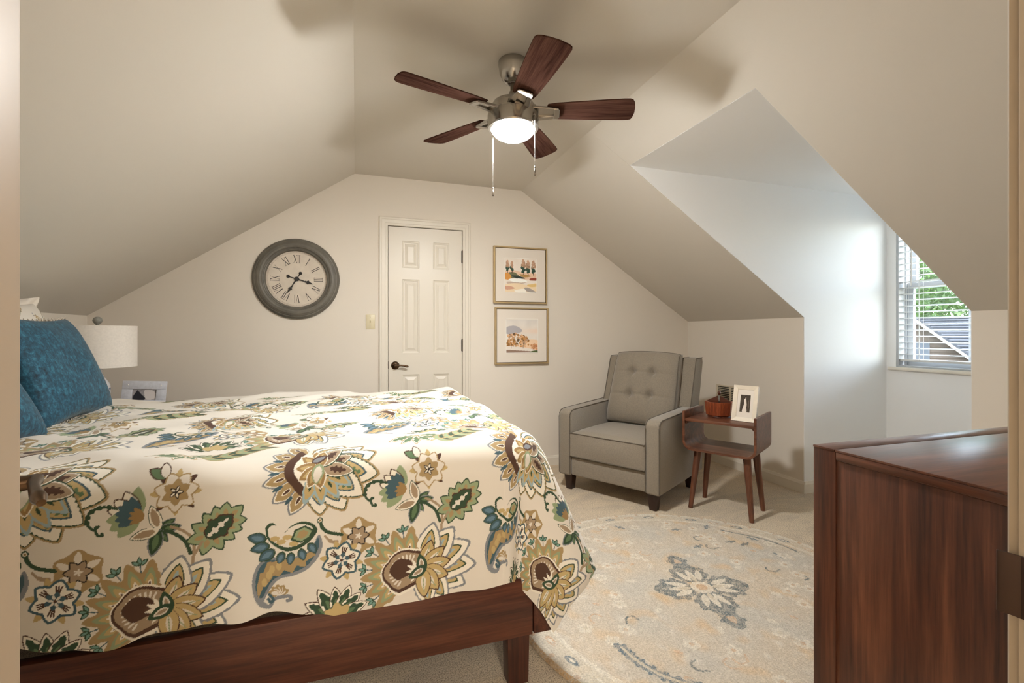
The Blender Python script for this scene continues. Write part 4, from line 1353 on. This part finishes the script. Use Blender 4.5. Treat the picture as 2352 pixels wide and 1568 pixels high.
def framed(loc, lab, paint):
    S = .49
    t = thing('framed_print', lab, 'picture', loc, group='framed landscape prints on the gable wall')
    h_, fw, dp = S / 2, .012, .032
    m = MB()
    for a in range(4):
        R = Matrix.Rotation(a * math.pi / 2, 4, 'Y')
        m.add([(-h_, 0, h_), (h_, 0, h_), (h_ - fw, 0, h_ - fw), (-h_ + fw, 0, h_ - fw), (-h_, -dp, h_), (h_, -dp, h_), (h_ - fw, -dp, h_ - fw), (-h_ + fw, -dp, h_ - fw)],
              [(0, 1, 2, 3), (4, 7, 6, 5), (0, 4, 5, 1), (3, 2, 6, 7)], R)
    m.build('frame', 'gold_frame', t, angle=20)
    m = MB().box(-h_ + fw, h_ - fw, -.016, -.002, -h_ + fw, h_ - fw)
    m.build('backing', 'gold_lip', t)
    g = h_ - fw - .005
    m = MB().box(-g, g, -.026, -.016, -g, g)
    m.build('mat_board', 'mat_board', t)
    w_ = .145
    m = MB()
    for a in range(4):
        R = Matrix.Rotation(a * math.pi / 2, 4, 'Y')
        m.box(-w_ - .004, w_ + .004, -.0275, -.026, w_, w_ + .004, R)
    m.build('mat_bevel', 'white_paint', t)
    art_panel('print', 2 * w_, 2 * w_, 150, paint, t, Matrix.Translation((0, -.0265, -.005)))
framed((1.358, YB, 1.680), 'upper gold framed print of dark trees over a stream', paint_trees)
framed((1.370, YB, 1.155), 'lower gold framed print of autumn bushes under pale sky', paint_autumn)

# ------------------------------------------------------------------ light switch and vent
sw = thing('light_switch', 'ivory toggle light switch left of the closet door', 'light switch', (.107, YB, 1.266))
MB().box(-.035, .035, -.006, 0, -.0575, .0575).build('plate', 'ivory_plastic', sw, bevel=.003)
MB().box(-.006, .006, -.008, -.006, -.013, .013).build('bezel', 'ivory_plastic', sw)
MB().prism([(-.007, -.008), (-.019, .012), (-.016, .015), (-.006, .004)], 'x', -.004, .004).build('toggle', 'ivory_plastic', sw, bevel=.001)
for z0 in (-.038, .038):
    MB().lathe([(0, 0), (.003, 0), (.002, .001), (0, .0012)], 10, Matrix.Translation((0, -.006, z0)) @ Matrix.Rotation(math.pi / 2, 4, 'X')).build('screw', 'vent_metal', sw)
vt = thing('wall_vent', 'beige metal wall register behind the wooden octagonal box', 'vent', (XR, 3.30, .63))
VW, VH = .17, .085
v0, v1 = -VH + .015, VH - .015
m = MB().box(-.008, 0, -VW, VW, v1, VH).box(-.008, 0, -VW, VW, -VH, v0).box(-.008, 0, -VW, -VW + .02, v0, v1).box(-.008, 0, VW - .02, VW, v0, v1).box(-.008, 0, -.01, .01, v0, v1)
m.build('frame', 'vent_metal', vt, bevel=.002)
MB().box(-.002, -.0005, -VW + .01, VW - .01, -VH + .01, VH - .01).build('duct_opening', 'vent_dark', vt)
fin = MB().prism([(-.007, 0), (-.006, .001), (-.002, -.006), (-.003, -.007)], 'y', -VW + .02, VW - .02).mesh()
for k in range(9):
    f_ = link('louvre', fin, None if len(fin.materials) else 'vent_metal', vt); f_.location.z = -.062 + k * .0155

# ------------------------------------------------------------------ rug
def build_rug():
    n = 470; R = .885; cx, cy = 1.5, 1.757
    # polar-free square grid mapped to a disc
    g = np.linspace(-1, 1, n)
    U, V = np.meshgrid(g, g)
    X = U * np.sqrt(1 - V * V / 2) * R; Y = V * np.sqrt(1 - U * U / 2) * R
    r = np.hypot(X, Y); th = np.arctan2(Y, X)
    col = np.tile(L3(206, 192, 172), X.shape + (1,))
    n1 = vnoise(X, Y, 9, 21)[..., None]; n2 = vnoise(X, Y, 22, 22)[..., None]; n3 = vnoise(X, Y, 60, 23)[..., None]
    col = col + (L3(194, 189, 178) - col) * np.clip(.3 + .8 * n1, 0, .7)
    col = col + (L3(214, 176, 128) - col) * np.clip(n2 * .9 - .15, 0, .5)
    col = col + (L3(224, 216, 202) - col) * np.clip(n3 * .9 - .2, 0, .6)
    flat = col.reshape(-1, 3)
    base0 = flat.copy()
    P = Painter(X.reshape(-1), Y.reshape(-1), flat)
    IV = L3(226, 217, 200); DG = L3(96, 108, 112); DB = L3(92, 112, 124); PK = L3(204, 172, 142); BG = L3(206, 194, 172)
    # border bands
    rf = r.reshape(-1); tf = th.reshape(-1)
    flat[(rf > .775)] = flat[(rf > .775)] * .35 + L3(212, 200, 178) * .65
    flat[(rf > .765) & (rf < .785)] = IV
    flat[(rf > .845)] = IV
    flat[(rf > .868)] = L3(196, 160, 116)
    rs = random.Random(5)
    for k in range(40):
        a = k * 2 * math.pi / 40; q = (.814 * math.cos(a), .814 * math.sin(a))
        colr = (DG, PK, DB, BG)[k % 4]
        P.poly(petal_pts(q[0], q[1], a + math.pi / 2, -.035, .07, .017), colr)
        P.poly(petal_pts(q[0], q[1], a + math.pi / 2, -.018, .036, .007), IV)
        P.blob(.856 * math.cos(a + .08), .856 * math.sin(a + .08), .011, PK)
    # scattered sprigs
    for k in range(120):
        a = rs.random() * 6.283; d = .74 * math.sqrt(rs.random())
        x, y = d * math.cos(a), d * math.sin(a)
        if d < .33: continue
        kd = rs.randrange(6); o = rs.random() * 6.28
        if kd < 3:
            for q in range(5): P.blob(x + .021 * math.cos(o + q * 1.257), y + .021 * math.sin(o + q * 1.257), .013, IV)
            P.blob(x, y, .010, PK if kd else BG)
        elif kd == 3:
            P.poly(petal_pts(x, y, o, 0, .07, .014, ser=5, sera=.3, n=20), DB if rs.random() < .6 else DG)
        elif kd == 4:
            P.stroke(spline([(x, y), (x + .03 * math.cos(o), y + .03 * math.sin(o)), (x + .05 * math.cos(o + .7), y + .05 * math.sin(o + .7)), (x + .06 * math.cos(o + 1.4), y + .06 * math.sin(o + 1.4))], 5, False), .0045, DG if rs.random() < .5 else PK)
        else:
            P.poly(petal_pts(x, y, o, 0, .035, .010), PK)
    # outer medallion arcs
    for k in range(4):
        a0 = k * math.pi / 2 + 3.55
        if k in (0, 1):
            pts = [((.62 + .04 * math.sin(5 * t)) * math.cos(a0 + t), (.62 + .04 * math.sin(5 * t)) * math.sin(a0 + t)) for t in np.linspace(0, .45, 14)]
            for q_ in pts[::2]: P.poly(petal_pts(q_[0], q_[1], a0 + 1.6 + rs.random(), -.035, .075, .024, ser=5, sera=.2, n=20), DB)
            P.stroke(pts, .006, BG)
        pts = [((.735 + .012 * math.sin(9 * t)) * math.cos(a0 + 2.9 + t), (.735 + .012 * math.sin(9 * t)) * math.sin(a0 + 2.9 + t)) for t in np.linspace(0, .55, 14)]
        if k == 0: P.stroke(pts, .007, DG)
    # centre medallion: lotus cross
    rot = math.radians(78)
    for an, L in ((0, .31), (180, .31), (90, .235), (270, .235)):
        a = rot + math.radians(an)
        if L > .3:
            P.poly(petal_pts(0, 0, a, .19, .12, .055, ser=5, sera=.12, n=24), DG)
            P.poly(petal_pts(0, 0, a, .21, .06, .02), PK)
        P.poly(petal_pts(0, 0, a, .035, .19, .095, ser=7, sera=.08, n=30), DG)
        for dd in (-.42, .42):
            P.poly(petal_pts(0, 0, a + dd, .06, .13, .034, ser=5, sera=.15, n=24), DG)
        for dd in (-.35, 0, .35): P.poly(petal_pts(0, 0, a + dd, .06, .10, .018), IV)
        P.poly(petal_pts(0, 0, a, .05, .06, .012), BG)
    P.blob(0, 0, .05, IV); P.blob(0, 0, .025, PK)
    for k in range(8):
        a = k * .785 + .3; P.poly(petal_pts(.29 * math.cos(a), .29 * math.sin(a), a, 0, .05, .014), IV)
    # weave breaks up the print
    k_ = np.clip(.62 + .30 * vnoise(X, Y, 70, 41) + .28 * RNG.normal(size=X.shape), .12, .95).reshape(-1, 1)
    flat = base0 + (flat - base0) * k_
    br = (vnoise(X, Y, 140, 31) + .8 * RNG.normal(size=X.shape) * .5).reshape(-1, 1)
    flat = flat * (1 + .10 * np.clip(br, -1, 1))
    z = .013 - .010 * np.clip((r - .872) / .013, 0, 1) + .0006 * RNG.normal(size=X.shape)
    pos = np.stack([X + cx, Y + cy, z], -1)
    o = colour_grid('round_rug', 'rug_wool', n, n, pos, flat.reshape(X.shape + (3,)))
    tag(o, 'round muted floral wool rug with dark lotus medallion on the carpet', 'rug')
build_rug()

# ------------------------------------------------------------------ recliner
ch = thing('recliner_chair', 'grey fabric recliner armchair with button-tufted back in the corner', 'armchair', (1.6635, 2.918, 0), (0, 0, math.radians(-60)))
for s_ in (-1, 1):
    lo, hi = sorted((s_ * .298, s_ * .40))
    pr = [(.0, .112), (.78, .125), (.78, .625), (.10, .607), (.03, .600), (.0, .575)]
    ar = MB().prism(pr, 'x', lo, hi).build('arm', 'chair_fabric', ch, bevel=.016, segs=3)
    for xx in (lo + .003, hi - .003):
        MB().tube([(xx, .0, .125), (xx, -.002, .55), (xx, .004, .575), (xx, .022, .594), (xx, .05, .602), (xx, .4, .614), (xx, .76, .625)], .0034, 6).build('piping', 'chair_piping', ar)
def cushion(x0, x1, y0, y1, z0, z1, crown, nm, piping=True):
    n = 18
    m = MB()
    def top(u, v):
        x = x0 + (x1 - x0) * u; y = y0 + (y1 - y0) * v
        e = (max(0, 1 - abs(2 * u - 1) ** 4) * max(0, 1 - abs(2 * v - 1) ** 4)) ** .5
        return (x, y, z1 - .012 + crown * e)
    m.grid(top, n, n)
    o = len(m.v)
    m.grid(lambda u, v: (x0 + (x1 - x0) * (1 - u), y0 + (y1 - y0) * v, z0), n, n)
    # sides, gently bulging
    def ring(t, k):
        q = 4 * t; s_ = int(min(3, q)); r_ = q - s_
        u, v = ((r_, 0), (1, r_), (1 - r_, 1), (0, 1 - r_))[s_]
        b = .014 * math.sin(math.pi * k)
        nx_, ny_ = ((0, -1), (1, 0), (0, 1), (-1, 0))[s_]
        fal = math.sin(math.pi * r_)
        zt = z1 - .012
        return (x0 + (x1 - x0) * u + nx_ * b * fal, y0 + (y1 - y0) * v + ny_ * b * fal, z0 + (zt - z0) * k)
    m.grid(lambda t, k: ring(t, k), 68, 8)
    ob = m.build(nm, 'chair_fabric', ch, weld=True, angle=50)
    if piping:
        for zz in (z1 - .011, z0 + .002):
            MB().tube([(x0, y0 - .001, zz), ((x0 + x1) / 2, y0 - .003, zz), (x1, y0 - .001, zz), (x1, (y0 + y1) / 2, zz), (x1, y1, zz), (x0, y1, zz), (x0, (y0 + y1) / 2, zz)], .0034, 6, closed=True).build('piping', 'chair_piping', ob)
    return ob
cushion(-.295, .295, -.004, .60, .262, .445, .028, 'seat_cushion')
MB().box(-.296, .296, .012, .05, .118, .255).build('footrest_panel', 'chair_fabric', ch, bevel=.012, segs=3)
MB().box(-.296, .296, .055, .74, .13, .258).build('base', 'chair_fabric', ch, bevel=.008)
# reclined back frame (wings) behind the cushion
wing = [(.565, .50), (.74, .46), (.865, .95), (.855, .985), (.735, .985), (.72, .96)]
for s_ in (-1, 1):
    lo, hi = sorted((s_ * .262, s_ * .372))
    wg = MB().prism(wing, 'x', lo, hi).build('wing', 'chair_fabric', ch, bevel=.012, segs=3)
    for xx in (lo + .003, hi - .003):
        MB().tube([(xx, .562, .50), (xx, .64, .72), (xx, .716, .955), (xx, .735, .984), (xx, .855, .984)], .0033, 6).build('piping', 'chair_piping', wg)
MB().prism([(.60, .30), (.74, .30), (.86, .97), (.76, .97)], 'x', -.262, .262).build('back_frame', 'chair_fabric', ch, bevel=.01)
BL = Matrix.Translation((0, .535, .452)) @ Matrix.Rotation(math.radians(-17.5), 4, 'X')
CW, CH_, CT = .292, .585, .095
BT = [(-.085, .40), (.085, .40), (-.085, .22), (.085, .22)]
def back_front(u, v):
    x = (u * 2 - 1) * (CW - .02 * v); z_ = v * CH_
    e = max(0, 1 - abs(2 * u - 1) ** 5) * max(0, 1 - abs(2 * v - 1) ** 5)
    d = CT * e ** .32
    d += .018 * e
    for bx, bz in BT:
        d -= .040 * math.exp(-((x - bx) ** 2 + (z_ - bz) ** 2) / .0011)
    for bx in (-.085, .085): d -= .006 * math.exp(-((x - bx) / .010) ** 2) * e
    for bz in (.22, .40): d -= .006 * math.exp(-((z_ - bz) / .010) ** 2) * e
    zz = z_ + .012 * math.sin(math.pi * u) * v
    return (x, -d, zz)
m = MB(); m.grid(back_front, 72, 84)
m.grid(lambda u, v: ((1 - 2 * u) * (CW - .02 * v), .05 * (max(0, 1 - abs(2 * u - 1) ** 6) * max(0, 1 - abs(2 * v - 1) ** 6)) ** .3, v * CH_ + .012 * math.sin(math.pi * u) * v), 72, 84)
bc = m.build('back_cushion', 'chair_fabric', ch, weld=True, angle=70)
bc.matrix_local = BL
for bx, bz in BT:
    y_ = back_front(bx / (2 * (CW - .02 * bz / CH_)) + .5, bz / CH_)[1]
    MB().lathe([(0, -.004), (.011, -.002), (.012, .002), (.006, .006), (0, .007)], 14, Matrix.Translation((bx, y_ + .001, bz)) @ Matrix.Rotation(math.pi / 2, 4, 'X')).build('button', 'chair_fabric', bc)
pp = []
for k in range(80):
    q = 4 * k / 80; s_ = int(q); r_ = q - s_
    u, v = ((r_, 0), (1, r_), (1 - r_, 1), (0, 1 - r_))[s_]
    uu = .5 + (u - .5) * .97; vv = .5 + (v - .5) * .97
    p_ = back_front(uu, vv); pp.append((p_[0], p_[1] - .001, p_[2]))
MB().tube(pp, .0034, 6, closed=True).build('piping', 'chair_piping', bc)
for lx, ly in ((-.335, .06), (.335, .06), (-.335, .69), (.335, .69)):
    m = MB()
    m.add([(lx - .034, ly - .034, .118), (lx + .034, ly - .034, .118), (lx + .034, ly + .034, .118), (lx - .034, ly + .034, .118), (lx - .024, ly - .024, 0), (lx + .024, ly - .024, 0), (lx + .024, ly + .024, 0), (lx - .024, ly + .024, 0)],
          [(0, 1, 2, 3), (7, 6, 5, 4), (0, 4, 5, 1), (1, 5, 6, 2), (2, 6, 7, 3), (3, 7, 4, 0)])
    m.build('leg', 'leg_dark', ch, bevel=.003)

# ------------------------------------------------------------------ side table and what stands on it
ca, sa = math.cos(math.radians(-60)), math.sin(math.radians(-60))
TX, TY = 2.33 - .19 * ca, 2.286 - .19 * sa
def tloc(x, y, z): return (TX + x * ca - y * sa, TY + x * sa + y * ca, z)
tb = thing('side_table', 'brown wooden side table with curved open shelf and splayed legs', 'table', (TX, TY, 0), (0, 0, math.radians(-60)))
x0, x1, rr, th_ = -.238, .222, .06, .016
outer = [(x0, .65)] + [(x0 + rr - rr * math.cos(t), .39 + rr - rr * math.sin(t)) for t in np.linspace(0, math.pi / 2, 9)] + [(x1 - rr + rr * math.sin(t), .39 + rr - rr * math.cos(t)) for t in np.linspace(0, math.pi / 2, 9)] + [(x1, .65)]
ri = rr - th_
inner = [(x0 + th_, .65)] + [(x0 + rr - ri * math.cos(t), .39 + rr - ri * math.sin(t)) for t in np.linspace(0, math.pi / 2, 9)] + [(x1 - rr + ri * math.sin(t), .39 + rr - ri * math.cos(t)) for t in np.linspace(0, math.pi / 2, 9)] + [(x1 - th_, .65)]
n = len(outer); vs = []; fs = []
for y_ in (-.02, .345):
    vs += [(p[0], y_, p[1]) for p in outer] + [(p[0], y_, p[1]) for p in inner]
for i in range(n - 1):
    fs += [(i, i + 1, n + i + 1, n + i), (2 * n + i, 3 * n + i, 3 * n + i + 1, 2 * n + i + 1), (i, 2 * n + i, 2 * n + i + 1, i + 1), (n + i, n + i + 1, 3 * n + i + 1, 3 * n + i)]
fs += [(0, n, 3 * n, 2 * n), (n - 1, 3 * n - 1, 4 * n - 1, 2 * n - 1)]
MB().add(vs, fs).build('curved_shelf', 'table_wood_x', tb, bevel=.0015, segs=1, angle=30)
MB().box(x0 + th_, x1 - th_, -.014, .345, .583, .602).build('top', 'table_wood_x', tb, bevel=.003)
for q in (x0 + th_, x1 - th_):
    s_ = 1 if q < 0 else -1
    MB().prism([(q, .583), (q + s_ * .022, .583), (q, .561)], 'y', .0, .33).build('cleat', 'table_wood_x', tb)
for fx, fy, tx, ty in ((-.19, .0, -.155, .045), (.19, .0, .15, .045), (-.19, .267, -.155, .25), (.19, .267, .15, .25)):
    MB().tube([(tx, ty, .392), (fx, fy, 0.0)], [.024, .0145], 16).build('leg', 'table_wood_z', tb, angle=60)

bxo = thing('wooden_caddy', 'octagonal reddish wooden box with divider and ball knob', 'box', tloc(-.068, .20, .602), (0, 0, math.radians(-60)))
rb = .094
MB().lathe([(0, 0), (.074, 0), (.076, .006), (.070, .014), (0, .014)], 40).build('base', 'box_wood_dark', bxo, angle=40)
an0 = math.pi / 8
for k in range(8):
    a, b = an0 + k * math.pi / 4, an0 + (k + 1) * math.pi / 4
    po = [(rb * math.cos(a), rb * math.sin(a)), (rb * math.cos(b), rb * math.sin(b)), ((rb - .011) * math.cos(b), (rb - .011) * math.sin(b)), ((rb - .011) * math.cos(a), (rb - .011) * math.sin(a))]
    vs = [(p[0] * .9, p[1] * .9, .014) for p in po] + [(p[0], p[1], .105) for p in po]
    MB().add(vs, [(3, 2, 1, 0), (4, 5, 6, 7), (0, 1, 5, 4), (1, 2, 6, 5), (2, 3, 7, 6), (3, 0, 4, 7)]).build('stave', 'box_wood', bxo, bevel=.001, segs=1)
MB().lathe([(0, .014), (.070, .014), (.070, .02), (0, .02)], 8).build('floor_panel', 'box_wood_dark', bxo)
MB().prism([(-.08, .02), (.08, .02), (.08, .106), (.012, .142), (-.012, .142), (-.08, .106)], 'y', -.004, .004).build('divider', 'box_wood_dark', bxo, bevel=.001, segs=1)
o = MB().prism([(-.006, .06), (.006, .06), (.006, .148), (-.006, .148)], 'y', -.0075, -.004).build('handle_strip', 'nickel', bxo); tag(o, 'pale metal strip')
MB().lathe([(0, .14), (.005, .142), (.004, .15), (.009, .156), (.0115, .164), (.009, .172), (0, .176)], 16).build('knob', 'box_wood_dark', bxo, angle=60)

def paint_bride(x, y):
    c = np.tile(L3(74, 64, 54), x.shape + (1,)) * (1 + .3 * vnoise(x, y, 10, 12))[..., None]
    P = Painter(x.reshape(-1), y.reshape(-1), np.clip(c, 0, 1).reshape(-1, 3))
    P.poly(spline([(.25, .02), (.34, .3), (.40, .5), (.38, .7), (.46, .78), (.56, .76), (.62, .6), (.60, .4), (.66, .2), (.68, .02)]), L3(226, 216, 204))
    P.poly(spline([(.56, .72), (.66, .5), (.66, .34), (.6, .36), (.58, .52)]), L3(198, 182, 166))
    P.blob(.52, .85, .055, L3(212, 190, 172), .06)
    P.poly(spline([(.44, .84), (.46, .92), (.54, .93), (.52, .88), (.48, .80)]), L3(34, 28, 26))
    P.poly(spline([(.78, .55), (.86, .7), (.9, .3), (.84, .1)]), L3(108, 96, 84))
    return P.c.reshape(c.shape)
pf = thing('photo_frame', 'cream photo frame with sepia portrait leaning on the side table', 'photo frame', tloc(.112, .10, .6045), (math.radians(-14), 0, math.radians(-64)))
FW, FH, FB, FD = .152, .235, .026, .022
m = MB()
for a, (w_, h_) in enumerate(((FW, FH), (FH, FW), (FW, FH), (FH, FW))):
    R = Matrix.Translation((0, 0, FH / 2)) @ Matrix.Rotation(a * math.pi / 2, 4, 'Y')
    m.add([(-w_ / 2, 0, h_ / 2), (w_ / 2, 0, h_ / 2), (w_ / 2 - FB, .006, h_ / 2 - FB), (-w_ / 2 + FB, .006, h_ / 2 - FB), (-w_ / 2, FD, h_ / 2), (w_ / 2, FD, h_ / 2), (w_ / 2 - FB, FD, h_ / 2 - FB), (-w_ / 2 + FB, FD, h_ / 2 - FB)],
          [(0, 3, 2, 1), (4, 5, 6, 7), (0, 1, 5, 4), (3, 7, 6, 2)], R)
m.build('frame', 'frame_cream', pf, angle=15)
MB().box(-FW / 2 + FB, FW / 2 - FB, .009, .012, FB, FH - FB).build('mat_board', 'mat_board', pf)
art_panel('photo', .062, .112, 60, paint_bride, pf, Matrix.Translation((0, .0085, FH / 2)))
MB().prism([(FD, FH * .7), (.072, .019), (.070, .017), (FD, FH * .66)], 'x', -.02, .02).build('easel_back', 'leg_dark', pf)

# ------------------------------------------------------------------ dresser
ds = thing('dresser', 'tall dark brown wooden dresser beside the entry doorway', 'dresser', (.977, .786, 0), (0, 0, math.radians(-1.2)))
# local: x to the right along the front wall, y negative towards the wall behind
DW, DD, DH = 1.25, .47, .92
MB().box(0.004, DW, -DD, -.02, .16, DH - .02).build('carcass', 'dresser_wood_x', ds)
MB().box(-.0, .05, -.052, 0, .0, DH - .002).build('corner_post', 'dresser_wood_z', ds, bevel=.002)
MB().box(-.0, .05, -DD - .0, -DD + .045, .0, DH - .002).build('corner_post', 'dresser_wood_z', ds, bevel=.002)
for xx in (DW - .05, ):
    MB().box(xx, xx + .05, -.052, 0, 0, DH - .002).build('corner_post', 'dresser_wood_z', ds, bevel=.002)
    MB().box(xx, xx + .05, -DD, -DD + .045, 0, DH - .002).build('corner_post', 'dresser_wood_z', ds, bevel=.002)
MB().box(-.001, .02, -DD + .045, -.0535, DH - .020, DH - .003).build('top_rail', 'dresser_wood_y', ds, bevel=.0015)
MB().box(.003, .018, -DD + .045, -.0535, .14, DH - .022).build('side_panel', 'dresser_wood_z', ds, bevel=.0015)
MB().box(-.001, DW, -.050, .0, DH - .003, DH + .002).build('top_edge_strip', 'dresser_wood_x', ds, bevel=.0012)
MB().box(-.001, DW, -DD, -.0515, DH - .003, DH + .002).build('top', 'dresser_wood_x', ds, bevel=.0012)
for i in range(2):
    for j in range(3):
        a = .06 + i * .57; z0 = .18 + j * .243
        dr = MB().box(a, a + .555, -.02, -.004, z0, z0 + .232).build('drawer', 'dresser_wood_x', ds, bevel=.003)
        MB().lathe([(0, 0), (.011, 0), (.009, .014), (.016, .022), (.014, .028), (0, .03)], 16, Matrix.Translation((a + .2775, -.004, z0 + .116)) @ Matrix.Rotation(-math.pi / 2, 4, 'X')).build('knob', 'bronze', dr)

# ------------------------------------------------------------------ ceiling fan
FX, FY = .686, 2.045
fan = thing('ceiling_fan', 'five-blade ceiling fan with brushed nickel hub and glowing dome light', 'ceiling fan', (FX, FY, 0))
MB().lathe([(0, ZC), (.066, ZC), (.068, ZC - .004), (.068, ZC - .022), (.066, ZC - .028), (.062, ZC - .055), (.050, ZC - .082), (.036, ZC - .097), (.026, ZC - .101), (.02, ZC - .096), (0, ZC - .096)], 44).build('canopy', 'nickel', fan, angle=40)
MB().lathe([(.0125, ZC - .10), (.0125, 2.262)], 20).build('downrod', 'nickel_dark', fan)
MB().lathe([(0, 2.285), (.017, 2.285), (.019, 2.27), (.026, 2.258), (.045, 2.246), (.074, 2.238), (.092, 2.23), (.096, 2.222), (.096, 2.219), (.099, 2.218), (.103, 2.214), (.104, 2.195), (.104, 2.183), (.100, 2.18), (0, 2.18)], 60).build('motor_housing', 'nickel', fan, angle=24)
MB().lathe([(.09, 2.18), (.108, 2.179), (.116, 2.176), (.1175, 2.170), (.1175, 2.118), (.114, 2.112), (.102, 2.109), (.098, 2.112), (.098, 2.118), (.0, 2.13)], 64).build('light_ring', 'nickel', fan, angle=22)
dome = [(.098, 2.112)] + [(.098 * math.cos(t), 2.112 - .050 * math.sin(t)) for t in np.linspace(.08, math.pi / 2, 14)]
dome[-1] = (0, dome[-1][1])
MB().lathe(dome, 48, close=False).build('dome_light', 'lamp_dome', fan, angle=80)
def blade_mesh():
    pts = []
    L0, L1 = .16, .555
    top = [(L0, .047), (.20, .054), (.30, .061), (.40, .067), (.50, .071), (.535, .071), (.548, .066), (.554, .052)]
    tip = [(.557, .02), (.553, -.02), (.545, -.05)]
    bot = [(.537, -.064), (.525, -.070), (.50, -.071), (.40, -.067), (.30, -.061), (.20, -.054), (L0, -.047)]
    return MB().prism(top + tip + bot + [(L0 - .004, -.03), (L0 - .004, .03)], 'z', -.003, .003).mesh(bevel=.0015, segs=1)
bm_ = blade_mesh()
bm_.materials.append(MATS['blade_wood'])
def iron_mesh():
    m = MB()
    # Y-shaped bracket under the blade: two arms and a cross end with a window between
    for s_ in (-1, 1):
        m.prism([(.085, s_ * .050), (.085, s_ * .022), (.195, s_ * .016), (.205, s_ * .034)], 'z', -.016, -.004)
    m.prism([(.085, -.046), (.195, -.026), (.195, .026), (.085, .046)], 'z', -.009, -.004)
    m.prism([(.185, -.034), (.206, -.034), (.214, -.026), (.214, .026), (.206, .034), (.185, .034), (.188, .0)], 'z', -.018, -.0035)
    m.prism([(.085, -.05), (.105, -.046), (.108, 0), (.105, .046), (.085, .05)], 'z', -.014, .004)
    return m.mesh(bevel=.002, segs=1)
im_ = iron_mesh(); im_.materials.append(MATS['nickel'])
for k in range(5):
    a = math.radians(51 + 72 * k)
    M_ = Matrix.Translation((0, 0, 2.193)) @ Matrix.Rotation(a, 4, 'Z') @ Matrix.Rotation(math.radians(-12), 4, 'X')
    b_ = link('blade', bm_, None, fan); b_.matrix_local = M_
    i_ = link('blade_iron', im_, None, b_)
for an, zb in ((math.radians(-57), 1.911), (math.radians(122), 1.866)):
    x, y = .117 * math.cos(an), .117 * math.sin(an)
    m = MB()
    ztop = 2.147
    zz = ztop
    m.tube([(x * .97, y * .97, ztop + .002), (x * 1.05, y * 1.05, ztop), (x * 1.06, y * 1.06, ztop - .01)], .003, 6)
    while zz > zb:
        m.lathe([(0, -.0016), (.0015, -.0008), (.0015, .0008), (0, .0016)], 6, Matrix.Translation((x * 1.06, y * 1.06, zz))); zz -= .0036
    m.tube([(x * 1.06, y * 1.06, ztop), (x * 1.06, y * 1.06, zb)], .0007, 5)
    pc = m.build('pull_chain', 'nickel', fan)
    MB().lathe([(0, zb + .006), (.0035, zb + .003), (.0035, zb - .004), (.0028, zb - .006), (.0045, zb - .008), (.005, zb - .034), (.003, zb - .037), (0, zb - .037)], 12, Matrix.Translation((x * 1.06, y * 1.06, 0))).build('pull', 'nickel_dark', pc, angle=50)
